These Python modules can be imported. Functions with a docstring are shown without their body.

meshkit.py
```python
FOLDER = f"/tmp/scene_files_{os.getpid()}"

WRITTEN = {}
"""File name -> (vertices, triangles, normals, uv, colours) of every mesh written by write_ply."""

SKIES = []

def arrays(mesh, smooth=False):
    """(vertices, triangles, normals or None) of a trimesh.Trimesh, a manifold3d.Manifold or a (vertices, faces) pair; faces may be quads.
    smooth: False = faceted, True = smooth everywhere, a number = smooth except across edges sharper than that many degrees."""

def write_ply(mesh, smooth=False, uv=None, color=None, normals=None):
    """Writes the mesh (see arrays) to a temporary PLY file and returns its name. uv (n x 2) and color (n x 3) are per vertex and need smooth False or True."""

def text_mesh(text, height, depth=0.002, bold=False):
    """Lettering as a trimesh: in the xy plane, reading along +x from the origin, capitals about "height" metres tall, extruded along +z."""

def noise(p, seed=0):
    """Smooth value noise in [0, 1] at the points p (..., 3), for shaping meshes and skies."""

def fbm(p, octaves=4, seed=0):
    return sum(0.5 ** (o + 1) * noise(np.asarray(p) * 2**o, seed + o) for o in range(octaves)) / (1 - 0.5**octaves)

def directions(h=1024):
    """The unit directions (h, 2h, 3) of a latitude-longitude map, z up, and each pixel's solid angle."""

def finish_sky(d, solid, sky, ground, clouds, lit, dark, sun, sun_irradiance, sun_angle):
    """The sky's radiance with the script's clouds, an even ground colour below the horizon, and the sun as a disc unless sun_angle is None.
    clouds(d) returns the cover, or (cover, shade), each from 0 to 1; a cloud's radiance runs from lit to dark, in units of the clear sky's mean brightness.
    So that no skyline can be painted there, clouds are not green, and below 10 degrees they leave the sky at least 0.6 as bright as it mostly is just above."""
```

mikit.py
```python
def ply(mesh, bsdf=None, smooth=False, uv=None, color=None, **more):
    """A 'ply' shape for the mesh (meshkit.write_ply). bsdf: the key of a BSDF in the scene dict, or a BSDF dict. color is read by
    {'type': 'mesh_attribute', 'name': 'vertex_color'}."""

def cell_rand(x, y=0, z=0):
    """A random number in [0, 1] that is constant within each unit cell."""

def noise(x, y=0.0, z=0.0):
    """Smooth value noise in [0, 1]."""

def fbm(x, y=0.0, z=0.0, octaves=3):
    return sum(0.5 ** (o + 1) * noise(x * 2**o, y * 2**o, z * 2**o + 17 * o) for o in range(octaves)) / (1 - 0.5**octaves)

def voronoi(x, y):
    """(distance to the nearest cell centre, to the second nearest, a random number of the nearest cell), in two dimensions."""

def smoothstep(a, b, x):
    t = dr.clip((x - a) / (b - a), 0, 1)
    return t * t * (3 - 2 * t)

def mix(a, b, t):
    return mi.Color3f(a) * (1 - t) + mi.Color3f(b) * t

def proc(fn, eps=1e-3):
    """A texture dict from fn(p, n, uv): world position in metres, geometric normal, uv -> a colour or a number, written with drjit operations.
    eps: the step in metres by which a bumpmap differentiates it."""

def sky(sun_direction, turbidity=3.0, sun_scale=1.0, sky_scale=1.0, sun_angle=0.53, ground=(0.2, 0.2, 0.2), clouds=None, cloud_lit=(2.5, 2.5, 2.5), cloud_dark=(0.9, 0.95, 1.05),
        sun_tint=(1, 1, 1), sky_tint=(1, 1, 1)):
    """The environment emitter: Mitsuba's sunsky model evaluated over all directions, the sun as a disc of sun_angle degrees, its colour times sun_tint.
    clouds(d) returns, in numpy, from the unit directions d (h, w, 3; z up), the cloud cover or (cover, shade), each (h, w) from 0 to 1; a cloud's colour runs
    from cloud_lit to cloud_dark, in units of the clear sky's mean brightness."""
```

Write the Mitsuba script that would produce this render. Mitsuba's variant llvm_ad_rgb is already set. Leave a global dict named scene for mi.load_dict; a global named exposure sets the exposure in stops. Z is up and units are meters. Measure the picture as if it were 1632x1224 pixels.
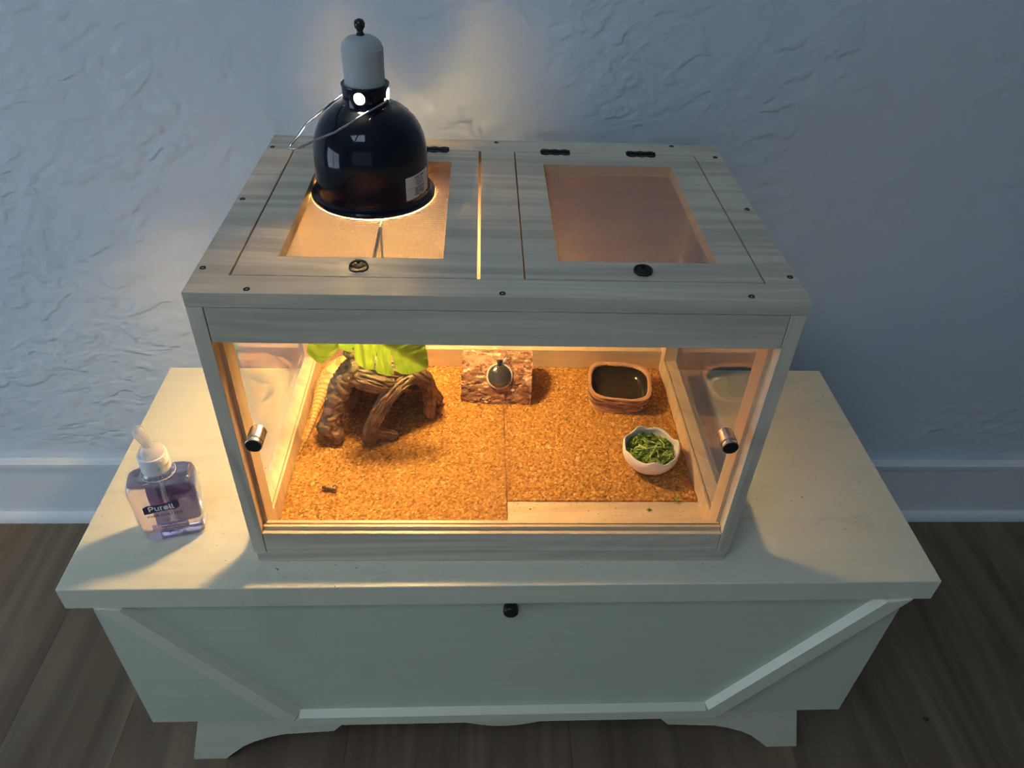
import math, random
import numpy as np
import trimesh
import shapely
from shapely import affinity
from shapely.geometry import Polygon, box as sbox
import manifold3d as m3
import drjit as dr
import mitsuba as mi
import mikit, meshkit
from mikit import noise, fbm, voronoi, cell_rand, smoothstep, mix, proc

# ---------------------------------------------------------------- camera, light, exposure
T4 = mi.ScalarTransform4f
F_PX, CAM = 1198.46, np.array([-0.04569, -1.04135, 0.79255])
YAW, PITCH, ROLL = -0.06095, -0.67535, 0.04524
_f = np.array([-math.sin(YAW) * math.cos(PITCH), math.cos(YAW) * math.cos(PITCH), math.sin(PITCH)])
_r = np.array([math.cos(YAW), math.sin(YAW), 0.0])
_u = np.cross(_r, _f)
_up = -math.sin(ROLL) * _r + math.cos(ROLL) * _u
exposure = 3.0
DAY = (0.60, 0.79, 1.0)            # cool daylight through the windows behind the camera and to the left and a skylight
DAY_REAR, DAY_LEFT, DAY_TOP = 0.026, 0.4375, 0.650
LAMP = (1.0, 0.63, 0.25)           # warm heat bulb
LAMP_POWER = 108.0
NECK_POWER = 125.0
scene, labels = {}, {}
scene['camera'] = {'type': 'perspective', 'fov': 2 * math.degrees(math.atan(816 / F_PX)), 'fov_axis': 'x', 'near_clip': 0.02, 'far_clip': 50.0,
                   'to_world': T4().look_at(origin=CAM.tolist(), target=(CAM + _f).tolist(), up=_up.tolist())}

# ---------------------------------------------------------------- frames and helpers
TX, TY, TYAW = -0.02015, -0.21925, -0.00371      # the enclosure on the chest
CY, CYAW = -0.23595, 0.00531                     # the chest in the room
ZF, YW = -0.4866, 0.0894                         # floor level, wall plane (z = 0 is the chest top)
W2, D2, H = 0.305, 0.20308, 0.40322
rng = np.random.default_rng(7)


def frame(which):
    m = np.eye(4)
    if which == 'T':
        c, s = math.cos(TYAW), math.sin(TYAW)
        m[:2, :2], m[:2, 3] = [[c, -s], [s, c]], [TX, TY]
    if which == 'C':
        c, s = math.cos(CYAW), math.sin(CYAW)
        m[:2, :2], m[:2, 3] = [[c, -s], [s, c]], [0, CY]
    return m


def tm(v, f):
    v, f = np.asarray(v, float), np.asarray(f, int)
    if f.shape[1] == 4:
        f = np.vstack([f[:, [0, 1, 2]], f[:, [0, 2, 3]]])
    return trimesh.Trimesh(v, f, process=False)


def from_man(m):
    q = m.to_mesh()
    return trimesh.Trimesh(np.array(q.vert_properties[:, :3], float), np.array(q.tri_verts), process=False)


def to_man(t):
    t = trimesh.Trimesh(t.vertices, t.faces, process=True)
    return m3.Manifold(m3.Mesh(np.asarray(t.vertices, np.float32), np.asarray(t.faces, np.uint32)))


def key_for(name):
    if name not in scene and name not in labels and not any(k.startswith(name + '__') for k in scene):
        return name
    i = 1
    while f'{name}_{i:03d}' in scene or f'{name}_{i:03d}' in labels or any(k.startswith(f'{name}_{i:03d}__') for k in scene):
        i += 1
    return f'{name}_{i:03d}'


def obj(name, mesh, bsdf, parent=None, fr='W', smooth=False, label=None, **more):
    key = key_for(f'{parent}__{name}' if parent else name)
    if isinstance(mesh, (list, tuple)):
        mesh = trimesh.util.concatenate(mesh)
    mesh = trimesh.Trimesh(np.array(mesh.vertices), np.array(mesh.faces), process=False)
    mesh.apply_transform(frame(fr))
    scene[key] = mikit.ply(mesh, bsdf, smooth=smooth, **more)
    if label:
        labels[key] = {'label': label}
    return key


def thing(name, label, cat, group=None):
    key = key_for(name)
    labels[key] = {'label': label, 'category': cat}
    if group:
        labels[key]['group'] = group
    return key


def tag(key, label, cat=None, group=None, kind=None):
    labels[key] = {k: v for k, v in (('label', label), ('category', cat), ('group', group), ('kind', kind)) if v}


def bx(x0, x1, y0, y1, z0, z1, ch=0.0):
    """box, with chamfered edges when ch > 0"""
    x0, x1 = sorted((x0, x1)); y0, y1 = sorted((y0, y1)); z0, z1 = sorted((z0, z1))
    if ch <= 0:
        return trimesh.creation.box(bounds=[[x0, y0, z0], [x1, y1, z1]])
    p = []
    for a in (0, 1):
        for b in (0, 1):
            for c in (0, 1):
                P = np.array([x1 if a else x0, y1 if b else y0, z1 if c else z0])
                s = np.array([-1 if a else 1, -1 if b else 1, -1 if c else 1])
                for k in range(3):
                    e = ch * s; e[k] = 0
                    p.append(P + e)
    return trimesh.convex.convex_hull(np.array(p))


def lathe(prof, n=64, c=(0, 0, 0)):
    m = trimesh.creation.revolve(np.array(prof, float), sections=n)
    m.apply_translation(c)
    return m


def tube(pts, r, sides=10, closed=False, caps=True):
    p = np.asarray(pts, float)
    n = len(p)
    r = np.broadcast_to(r, (n,))
    t = np.roll(p, -1, 0) - np.roll(p, 1, 0) if closed else np.gradient(p, axis=0)
    t /= np.linalg.norm(t, axis=1, keepdims=True) + 1e-12
    a = np.cross(t[0], [0, 0, 1.0] if abs(t[0][2]) < 0.9 else [1.0, 0, 0])
    A = []
    for i in range(n):
        a = a - t[i] * (a @ t[i]); a /= np.linalg.norm(a); A.append(a)
    A = np.array(A); B = np.cross(t, A)
    ang = np.arange(sides) * 2 * np.pi / sides
    v = (p[:, None] + r[:, None, None] * (np.cos(ang)[None, :, None] * A[:, None] + np.sin(ang)[None, :, None] * B[:, None])).reshape(-1, 3)
    f = []
    for i in range(n if closed else n - 1):
        for j in range(sides):
            q = (i + 1) % n
            f += [[i * sides + j, i * sides + (j + 1) % sides, q * sides + (j + 1) % sides], [i * sides + j, q * sides + (j + 1) % sides, q * sides + j]]
    if caps and not closed:
        v = np.vstack([v, p[0], p[-1]])
        for j in range(sides):
            f += [[n * sides, (j + 1) % sides, j], [n * sides + 1, (n - 1) * sides + j, (n - 1) * sides + (j + 1) % sides]]
    return trimesh.Trimesh(v, np.array(f), process=False)


def spline(pts, n):
    from scipy.interpolate import CubicSpline
    p = np.asarray(pts, float)
    d = np.r_[0, np.cumsum(np.linalg.norm(np.diff(p[:, :3], axis=0), axis=1))]
    return CubicSpline(d, p, axis=0)(np.linspace(0, d[-1], n))


def loft(rings, cap0=True, cap1=True):
    R = np.array(rings); n, k = R.shape[:2]
    v = R.reshape(-1, 3)
    f = []
    for i in range(n - 1):
        for j in range(k):
            a, b, c, d = i * k + j, i * k + (j + 1) % k, (i + 1) * k + (j + 1) % k, (i + 1) * k + j
            f += [[a, b, c], [a, c, d]]
    extra = []
    if cap0:
        extra.append(R[0].mean(0)); m = len(v) + len(extra) - 1
        f += [[m, (j + 1) % k, j] for j in range(k)]
    if cap1:
        extra.append(R[-1].mean(0)); m = len(v) + len(extra) - 1
        f += [[m, (n - 1) * k + j, (n - 1) * k + (j + 1) % k] for j in range(k)]
    return trimesh.Trimesh(np.vstack([v] + extra) if extra else v, np.array(f), process=False)


def superring(a, b, z, n=64, e=4.0, c=(0, 0)):
    t = np.arange(n) * 2 * np.pi / n
    x = np.sign(np.cos(t)) * np.abs(np.cos(t)) ** (2 / e) * a + c[0]
    y = np.sign(np.sin(t)) * np.abs(np.sin(t)) ** (2 / e) * b + c[1]
    return np.stack([x, y, np.full(n, z)], 1)


def ball(p, r, n=14):
    return m3.Manifold.sphere(float(r), n).translate([float(v) for v in p])


def skel(chains, cell, smooth=12):
    """limbs: hulls of spheres along each chain of (x, y, z, r), joined, refined and smoothed into one surface"""
    parts = []
    for ch in chains:
        for a, b in zip(ch[:-1], ch[1:]):
            parts.append(m3.Manifold.batch_hull([ball(a[:3], a[3]), ball(b[:3], b[3])]))
    M = m3.Manifold.batch_boolean(parts, m3.OpType.Add).refine_to_length(cell)
    t = trimesh.Trimesh(*[np.array(x) for x in (M.to_mesh().vert_properties[:, :3], M.to_mesh().tri_verts)], process=True)
    trimesh.smoothing.filter_taubin(t, iterations=smooth)
    return t


def prism(poly, d0, d1, axis='y'):
    """shapely polygon drawn in (x, z) pulled along y from d0 to d1, or drawn in (x, y) pulled along z"""
    m = trimesh.creation.extrude_polygon(poly, abs(d1 - d0), engine='earcut')
    v = np.array(m.vertices)
    if axis == 'y':
        v = np.stack([v[:, 0], max(d0, d1) - v[:, 2], v[:, 1]], 1)
    else:
        v[:, 2] += min(d0, d1)
    return trimesh.Trimesh(v, m.faces, process=False)


def text(s, h, depth, bold=False):
    m = meshkit.text_mesh(s, h, depth, bold)
    m.apply_translation([-m.bounds[:, 0].mean(), 0, 0])
    return m


# ---------------------------------------------------------------- materials
def srgb(*c):
    c = np.array(c, float) / 255
    return np.where(c <= 0.04045, c / 12.92, ((c + 0.055) / 1.055) ** 2.4).tolist()


def rgb(c):
    return {'type': 'rgb', 'value': list(map(float, c))}


def mat(key, color, rough=0.5, spec=0.5, **kw):
    b = {'type': 'principled', 'base_color': color if isinstance(color, dict) else rgb(color), 'roughness': rough, 'specular': spec, **kw}
    scene[key] = {'type': 'twosided', 'bsdf': b}


def bump(key, fn, scale, eps=1e-3):
    inner = scene[key]['bsdf']
    scene[key] = {'type': 'twosided', 'bsdf': {'type': 'bumpmap', 'arbitrary': proc(fn, eps), 'scale': float(scale), 'bsdf': inner}}


def wall_height(p, n, uv):
    x, z = p.x + 0.35 * p.z, p.z - 0.25 * p.x
    w = fbm(x * 15, z * 15, 3.1) - 0.5
    a = fbm(x * 27 + 2.0 * w, z * 46 + 2.0 * w, 7.7, 4)
    plate = smoothstep(0.46, 0.60, a)
    rip = fbm(x * 58 + 1.5 * w, z * 90, 5.5, 3)
    zone = 0.25 + 0.75 * smoothstep(0.34, 0.58, fbm(p.x * 3.1, p.z * 3.1, 21.0))
    fine = fbm(p.x * 60, p.z * 60, 1.3, 3)
    return plate * zone * 0.85 + rip * zone * 0.75 + fine * 0.22 + 0.45 * fbm(p.x * 6, p.z * 6, 4.0)


def wall_color(p, n, uv):
    return mix((0.66, 0.735, 0.80), (0.62, 0.69, 0.755), fbm(p.x * 2.5, p.z * 2.5, p.y * 2.5))


mat('wall_paint', proc(wall_color), 0.6, 0.35)
bump('wall_paint', wall_height, 0.0018, 8e-4)
mat('plain_paint', (0.52, 0.53, 0.52), 0.7, 0.3)
mat('white_paint', (0.78, 0.79, 0.79), 0.7, 0.3)
mat('trim_paint', (0.80, 0.82, 0.83), 0.4, 0.5)


def floor_color(p, n, uv):
    row = dr.floor((p.x + 9.0) / 0.19)
    o = cell_rand(row, 3.0) * 40
    g = fbm(p.x * 42 + 5 * fbm(p.x * 4 + o, p.y * 1.1, o, 2), p.y * 2.2 + o, o, 4)
    ring = 0.5 + 0.5 * dr.sin(60 * (fbm(p.x * 5 + o, p.y * 0.8 + o, 2.0, 3)))
    t = smoothstep(0.25, 0.75, g) * 0.65 + ring * 0.35
    c = mix((0.125, 0.083, 0.052), (0.225, 0.158, 0.103), t)
    return c * (0.86 + 0.28 * cell_rand(row, 7.0))


mat('oak_floor', proc(floor_color), 0.55, 0.25)


def local_T(p):
    c, s = math.cos(TYAW), math.sin(TYAW)
    dx, dy = p.x - TX, p.y - TY
    return c * dx + s * dy, -s * dx + c * dy, p.z


def laminate(vertical):
    def fn(p, n, uv):
        x, y, z = local_T(p)
        a, b, c = (z, x, y) if vertical else (x, y, z)
        w = fbm(a * 2.5, b * 14, c * 14, 2)
        g = fbm(a * 3.2 + 1.5 * w, b * 95 + c * 95 + 5 * w, 3.0, 4)
        s = fbm(a * 7, b * 330 + c * 330, 9.0, 2)
        wave = 0.5 + 0.5 * dr.sin(a * 9 + 75 * fbm(a * 1.6, b * 9 + c * 9, 5.0, 2))
        t = dr.clip(0.62 * smoothstep(0.28, 0.72, g) + 0.2 * s + 0.18 * wave, 0, 1)
        grey = mix((0.445, 0.390, 0.300), (0.665, 0.585, 0.455), t)
        raw = mix((0.50, 0.375, 0.235), (0.61, 0.48, 0.32), t)
        e = 0.0006
        out = (dr.abs(x) > W2 - e) | (y < -D2 + e) | (y > D2 - e) | (z > H - e)
        return dr.select(out, mi.Color3f(grey), mi.Color3f(raw))
    return fn


mat('board', proc(laminate(False)), 0.45, 0.4)
mat('board_upright', proc(laminate(True)), 0.45, 0.4)


def chest_color(p, n, uv):
    streak = fbm(p.x * 5, p.y * 120 + p.z * 120, 2.0, 3)
    c = mix((0.63, 0.62, 0.475), (0.72, 0.71, 0.555), 0.35 + 0.5 * streak)
    worn = fbm(p.x * 5, p.y * 9 + p.z * 9, 11.0, 3)
    sp = noise(p.x * 330 + 3 * fbm(p.x * 90, p.y * 90, 2.0, 2), p.y * 400, p.z * 400)
    chip = (sp > 0.965) & (worn > 0.565) & (p.z > -0.002)
    rub = smoothstep(0.60, 0.72, fbm(p.x * 22, p.y * 60, 30.0, 3)) * smoothstep(0.5, 0.65, worn)
    c = mix(c, (0.55, 0.54, 0.43), rub * 0.30)
    return dr.select(chip, mi.Color3f(0.16, 0.135, 0.11), c)


mat('chest_paint', proc(chest_color), 0.38, 0.5)
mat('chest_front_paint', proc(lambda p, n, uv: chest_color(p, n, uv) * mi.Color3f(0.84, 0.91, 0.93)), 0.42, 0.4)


def sand_color(p, n, uv):
    g = noise(p.x * 400, p.y * 400, p.z * 400)
    h = noise(p.x * 230 + 9, p.y * 230, 4.0)
    c = mix((0.31, 0.128, 0.024), (0.48, 0.228, 0.052), smoothstep(0.2, 0.8, 0.6 * g + 0.4 * h))
    c = mix(c, (0.72, 0.48, 0.17), smoothstep(0.80, 0.93, g) * 0.7)
    return mix(c, (0.20, 0.10, 0.035), smoothstep(0.84, 0.95, h) * 0.7)


mat('grit', proc(sand_color), 0.85, 0.2)


mat('grit_grains', {'type': 'mesh_attribute', 'name': 'vertex_color'}, 0.8, 0.25)


def resin_color(p, n, uv):
    a = fbm(p.x * 60, p.y * 60, p.z * 60, 4)
    b = fbm(p.x * 14, p.y * 14, p.z * 14, 3)
    c = mix((0.095, 0.055, 0.030), (0.245, 0.157, 0.090), smoothstep(0.3, 0.7, a))
    green = smoothstep(0.08, 0.15, p.z) * smoothstep(0.42, 0.6, b)
    c = mix(c, (0.20, 0.185, 0.095), green * 0.75)
    chip = smoothstep(0.80, 0.86, noise(p.x * 190, p.y * 190, p.z * 120)) * smoothstep(0.5, 0.62, b)
    return mix(c, (0.62, 0.55, 0.45), chip * 0.8)


mat('resin_bark', proc(resin_color), 0.62, 0.35)


def bark_color(p, n, uv):
    x, y, z = local_T(p)
    a = fbm(x * 90, y * 90, z * 90, 4)
    b = fbm(x * 26 + 3, y * 26, z * 26, 3)
    c = mix((0.15, 0.072, 0.04), (0.38, 0.220, 0.135), smoothstep(0.3, 0.68, a))
    c = mix(c, (0.42, 0.190, 0.09), smoothstep(0.54, 0.66, b) * 0.3)
    c = mix(c, (0.66, 0.50, 0.31), smoothstep(0.62, 0.70, fbm(x * 95, y * 110, z * 110, 4)))
    return mix(c, (0.10, 0.045, 0.025), smoothstep(0.56, 0.66, fbm(x * 40, y * 150, z * 150, 3)) * 0.7)


mat('pine_bark', proc(bark_color), 0.75, 0.3)


def dish_color(p, n, uv):
    x, y, z = local_T(p)
    a = fbm(x * 50, y * 50, z * 210, 4)
    b = fbm(x * 120, y * 120, z * 120, 3)
    c = mix((0.10, 0.055, 0.03), (0.40, 0.215, 0.115), smoothstep(0.36, 0.64, a))
    c = mix(c, (0.55, 0.44, 0.30), smoothstep(0.66, 0.74, b))
    return mix(c, (0.46, 0.255, 0.15), smoothstep(0.0475, 0.0495, z) * 0.8)


mat('dish_rock', proc(dish_color), 0.6, 0.4)
mat('dish_basin', (0.008, 0.007, 0.005), 0.12, 0.18)


def dragon_color(p, n, uv):
    x, y, z = local_T(p)
    s = noise(x * 330, y * 330, z * 330)
    band = 0.5 + 0.5 * dr.sin(y * 900 + 4 * fbm(x * 40, y * 40, z * 40, 2))
    body = smoothstep(0.10, 0.13, y)
    mott = smoothstep(0.48, 0.6, fbm(x * 110, y * 110, z * 110, 3))
    t = mix((band, band, band), (mott, mott, mott), body).x
    c = mix((0.55, 0.365, 0.13), (0.33, 0.175, 0.055), 0.9 * t)
    return mix(c, (0.66, 0.52, 0.26), smoothstep(0.66, 0.85, s) * 0.5)


mat('dragon_skin', proc(dragon_color), 0.6, 0.3)
mat('black_enamel', (0.004, 0.006, 0.013), 0.07, 0.32)
mat('white_enamel', (0.82, 0.80, 0.76), 0.35, 0.5)
mat('grey_ceramic', (0.40, 0.42, 0.42), 0.6, 0.35)
mat('black_plastic', (0.012, 0.012, 0.013), 0.22, 0.5)
mat('black_iron', (0.016, 0.015, 0.014), 0.42, 0.5, metallic=0.3)
mat('bronze_wire', (0.36, 0.29, 0.265), 0.32, 0.8)
scene['steel_wire'] = {'type': 'twosided', 'bsdf': {'type': 'roughconductor', 'material': 'Cr', 'alpha': 0.12}}
scene['brushed_steel'] = {'type': 'twosided', 'bsdf': {'type': 'roughconductor', 'alpha': 0.18, 'eta': rgb((2.6, 2.5, 2.3)), 'k': rgb((3.3, 3.2, 3.0))}}
mat('dark_screw', (0.035, 0.037, 0.04), 0.35, 0.5, metallic=0.7)
mat('label_paper', (0.62, 0.62, 0.60), 0.6, 0.3)
mat('print_black', (0.02, 0.02, 0.022), 0.6, 0.3)
mat('white_glaze', (0.80, 0.74, 0.64), 0.22, 0.5)
mat('print_navy', (0.010, 0.022, 0.10), 0.35, 0.4)
mat('print_white', (0.86, 0.86, 0.86), 0.4, 0.4)
mat('print_red', (0.62, 0.10, 0.09), 0.4, 0.4)
mat('print_purple', (0.19, 0.105, 0.27), 0.4, 0.4)
mat('print_pink', (0.72, 0.42, 0.52), 0.4, 0.4)


def purple_color(p, n, uv):
    return mix((0.16, 0.085, 0.27), (0.40, 0.27, 0.52), smoothstep(0.35, 0.7, fbm((p.x + 0.24 * p.y) * 130, p.z * 6, 2.0, 3)))


mat('purple_label', proc(purple_color), 0.5, 0.3)
mat('cloudy_plastic', (0.80, 0.79, 0.77), 0.3, 0.5)
scene['clear_plastic'] = {'type': 'blendbsdf', 'weight': 0.40, 'a': {'type': 'thindielectric', 'int_ior': 1.4}, 'b': {'type': 'twosided', 'bsdf': {'type': 'principled', 'base_color': rgb((0.80, 0.79, 0.78)), 'roughness': 0.3}}}
scene['bottle_shell'] = {'type': 'thindielectric', 'int_ior': 1.5}
scene['lavender_gel'] = {'type': 'dielectric', 'int_ior': 1.36, 'ext_ior': 1.0, 'specular_transmittance': rgb((0.93, 0.88, 0.965))}
scene['window_glass'] = {'type': 'thindielectric', 'int_ior': 1.52}
scene['water_sheet'] = {'type': 'thindielectric', 'int_ior': 1.11}
scene['leaf_green'] = {'type': 'principledthin', 'base_color': proc(lambda p, n, uv: mix((0.13, 0.25, 0.018), (0.27, 0.38, 0.05), fbm(p.x * 40, p.y * 40, p.z * 40, 3))), 'roughness': 0.32, 'diff_trans': 0.6, 'spec_trans': 0.0, 'eta': 1.4}
mat('stem_green', (0.10, 0.16, 0.03), 0.5)
scene['chopped_green'] = {'type': 'principledthin', 'base_color': proc(lambda p, n, uv: mix((0.075, 0.15, 0.022), (0.31, 0.42, 0.085), smoothstep(0.3, 0.7, noise(p.x * 160, p.y * 160, p.z * 160)))), 'roughness': 0.4, 'diff_trans': 0.5, 'spec_trans': 0.0, 'eta': 1.4}
mat('green_stalk', (0.36, 0.48, 0.10), 0.4)
mat('cricket_shell', (0.07, 0.035, 0.015), 0.3, 0.5)
mat('cricket_wing', (0.25, 0.18, 0.11), 0.25, 0.6)
mat('cup_dark', (0.012, 0.014, 0.018), 0.04, 0.7, clearcoat=1.0, clearcoat_gloss=0.98)
mat('cup_rim', (0.55, 0.50, 0.44), 0.25, 0.5)
mat('eye_black', (0.01, 0.01, 0.01), 0.1, 0.6)

# ---------------------------------------------------------------- the room
XL, XR, YF, ZC = -2.6, 2.5, -3.3, 1.95
P = 0.19


def quad(a, b, c, d):
    return trimesh.Trimesh(np.array([a, b, c, d], float), [[0, 1, 2], [0, 2, 3]], process=False)


def wall_with_hole(axis, at, a0, a1, hole, t):
    """a wall plate with a window opening; (a, z) in its plane, thickness t away from the room"""
    poly = sbox(a0, ZF, a1, ZC).difference(sbox(*hole))
    m = trimesh.creation.extrude_polygon(poly, abs(t), engine='earcut')
    v = np.array(m.vertices)
    d = at + np.sign(t) * v[:, 2]
    v = np.stack([v[:, 0], d, v[:, 1]], 1) if axis == 'y' else np.stack([d, v[:, 0], v[:, 1]], 1)
    return trimesh.Trimesh(v, m.faces, process=False)


obj('wall_back', bx(XL - 0.1, XR + 0.1, YW, YW + 0.1, ZF, ZC), 'wall_paint')
tag('wall_back', 'blue-grey hand-trowelled plaster wall behind the chest', kind='structure')
HOLE_R, HOLE_L = (-2.0, 0.05, 0.35, 1.55), (-1.80, -0.36, -0.32, 0.75)
obj('wall_front', wall_with_hole('y', YF, XL, XR, HOLE_R, -0.1), 'plain_paint')
tag('wall_front', 'painted wall behind the camera with a window', kind='structure')
obj('wall_left', wall_with_hole('x', XL, YF, YW, HOLE_L, -0.1), 'plain_paint')
tag('wall_left', 'painted wall on the left side of the room with a window', kind='structure')
obj('wall_right', bx(XR, XR + 0.1, YF, YW, ZF, ZC), 'plain_paint')
tag('wall_right', 'painted wall on the right side of the room', kind='structure')
SKY = (-1.25, -2.0, -0.25, -1.15)
cm = trimesh.creation.extrude_polygon(sbox(XL - 0.1, YF - 0.1, XR + 0.1, YW + 0.1).difference(sbox(*SKY)), 0.1, engine='earcut')
cm.apply_translation([0, 0, ZC])
obj('ceiling', cm, 'white_paint')
tag('ceiling', 'flat painted ceiling', kind='structure')


def window(name, axis, at, hole, t, radiance, label):
    a0, z0, a1, z1 = hole
    s = np.sign(t)

    def pos(b):
        v = np.array(b.vertices)
        v = np.stack([v[:, 0], at + s * v[:, 1], v[:, 2]], 1) if axis == 'y' else np.stack([at + s * v[:, 1], v[:, 0], v[:, 2]], 1)
        f = np.array(b.faces)
        return trimesh.Trimesh(v, f, process=False)
    w = 0.05
    am = (a0 + a1) / 2
    parts = [bx(a0, a0 + w, 0.0, 0.06, z0, z1), bx(a1 - w, a1, 0.0, 0.06, z0, z1), bx(a0 + w, a1 - w, 0.0, 0.06, z0, z0 + w), bx(a0 + w, a1 - w, 0.0, 0.06, z1 - w, z1), bx(am - 0.025, am + 0.025, 0.0, 0.06, z0 + w, z1 - w)]
    obj('frame', [pos(b) for b in parts], 'trim_paint', name)
    q = quad((a0 + w, 0.05, z0 + w), (a1 - w, 0.05, z0 + w), (a1 - w, 0.05, z1 - w), (a0 + w, 0.05, z1 - w))
    q = pos(q)
    inward = np.array([0, -s, 0]) if axis == 'y' else np.array([-s, 0, 0])
    if q.face_normals[0] @ inward < 0:
        q = trimesh.Trimesh(q.vertices, q.faces[:, ::-1], process=False)
    obj('sheer_blind', q, 'print_white', name, emitter={'type': 'area', 'radiance': rgb([radiance * c for c in DAY])})
    tag(name, label, kind='structure')


window('window_1', 'y', YF, HOLE_R, -0.1, DAY_REAR, 'daylit window with a sheer blind behind the camera')
window('window_2', 'x', XL, HOLE_L, -0.1, DAY_LEFT, 'daylit window with a sheer blind on the left')

sx0, sy0, sx1, sy1 = SKY
obj('frame', [bx(sx0, sx1, sy0, sy0 + 0.04, ZC, ZC + 0.06), bx(sx0, sx1, sy1 - 0.04, sy1, ZC, ZC + 0.06), bx(sx0, sx0 + 0.04, sy0 + 0.04, sy1 - 0.04, ZC, ZC + 0.06), bx(sx1 - 0.04, sx1, sy0 + 0.04, sy1 - 0.04, ZC, ZC + 0.06)], 'trim_paint', 'window_3')
obj('frosted_pane', quad((sx0 + 0.04, sy1 - 0.04, ZC + 0.05), (sx1 - 0.04, sy1 - 0.04, ZC + 0.05), (sx1 - 0.04, sy0 + 0.04, ZC + 0.05), (sx0 + 0.04, sy0 + 0.04, ZC + 0.05)), 'print_white', 'window_3', emitter={'type': 'area', 'radiance': rgb([DAY_TOP * c for c in DAY])})
tag('window_3', 'frosted skylight in the ceiling behind the camera', kind='structure')

x0 = -9.0 + P * math.floor((XL + 9.0) / P)
i = 0
plank_rng = random.Random(3)
while x0 < XR:
    cuts = [YF] + sorted([YF + 0.5 + plank_rng.random() * 0.9, YF + 2.0 + plank_rng.random() * 0.9]) + [YW]
    for a, b in zip(cuts[:-1], cuts[1:]):
        obj('plank', bx(x0 + 0.0001, x0 + P - 0.0001, a + 0.0001, b - 0.0001, ZF - 0.015, ZF, 0.0004), 'oak_floor', 'floor')
    x0 += P
obj('subfloor', bx(XL, XR, YF, YW, ZF - 0.03, ZF - 0.015), 'oak_floor', 'floor')
tag('floor', 'dark brown oak plank floor', kind='structure')

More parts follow.
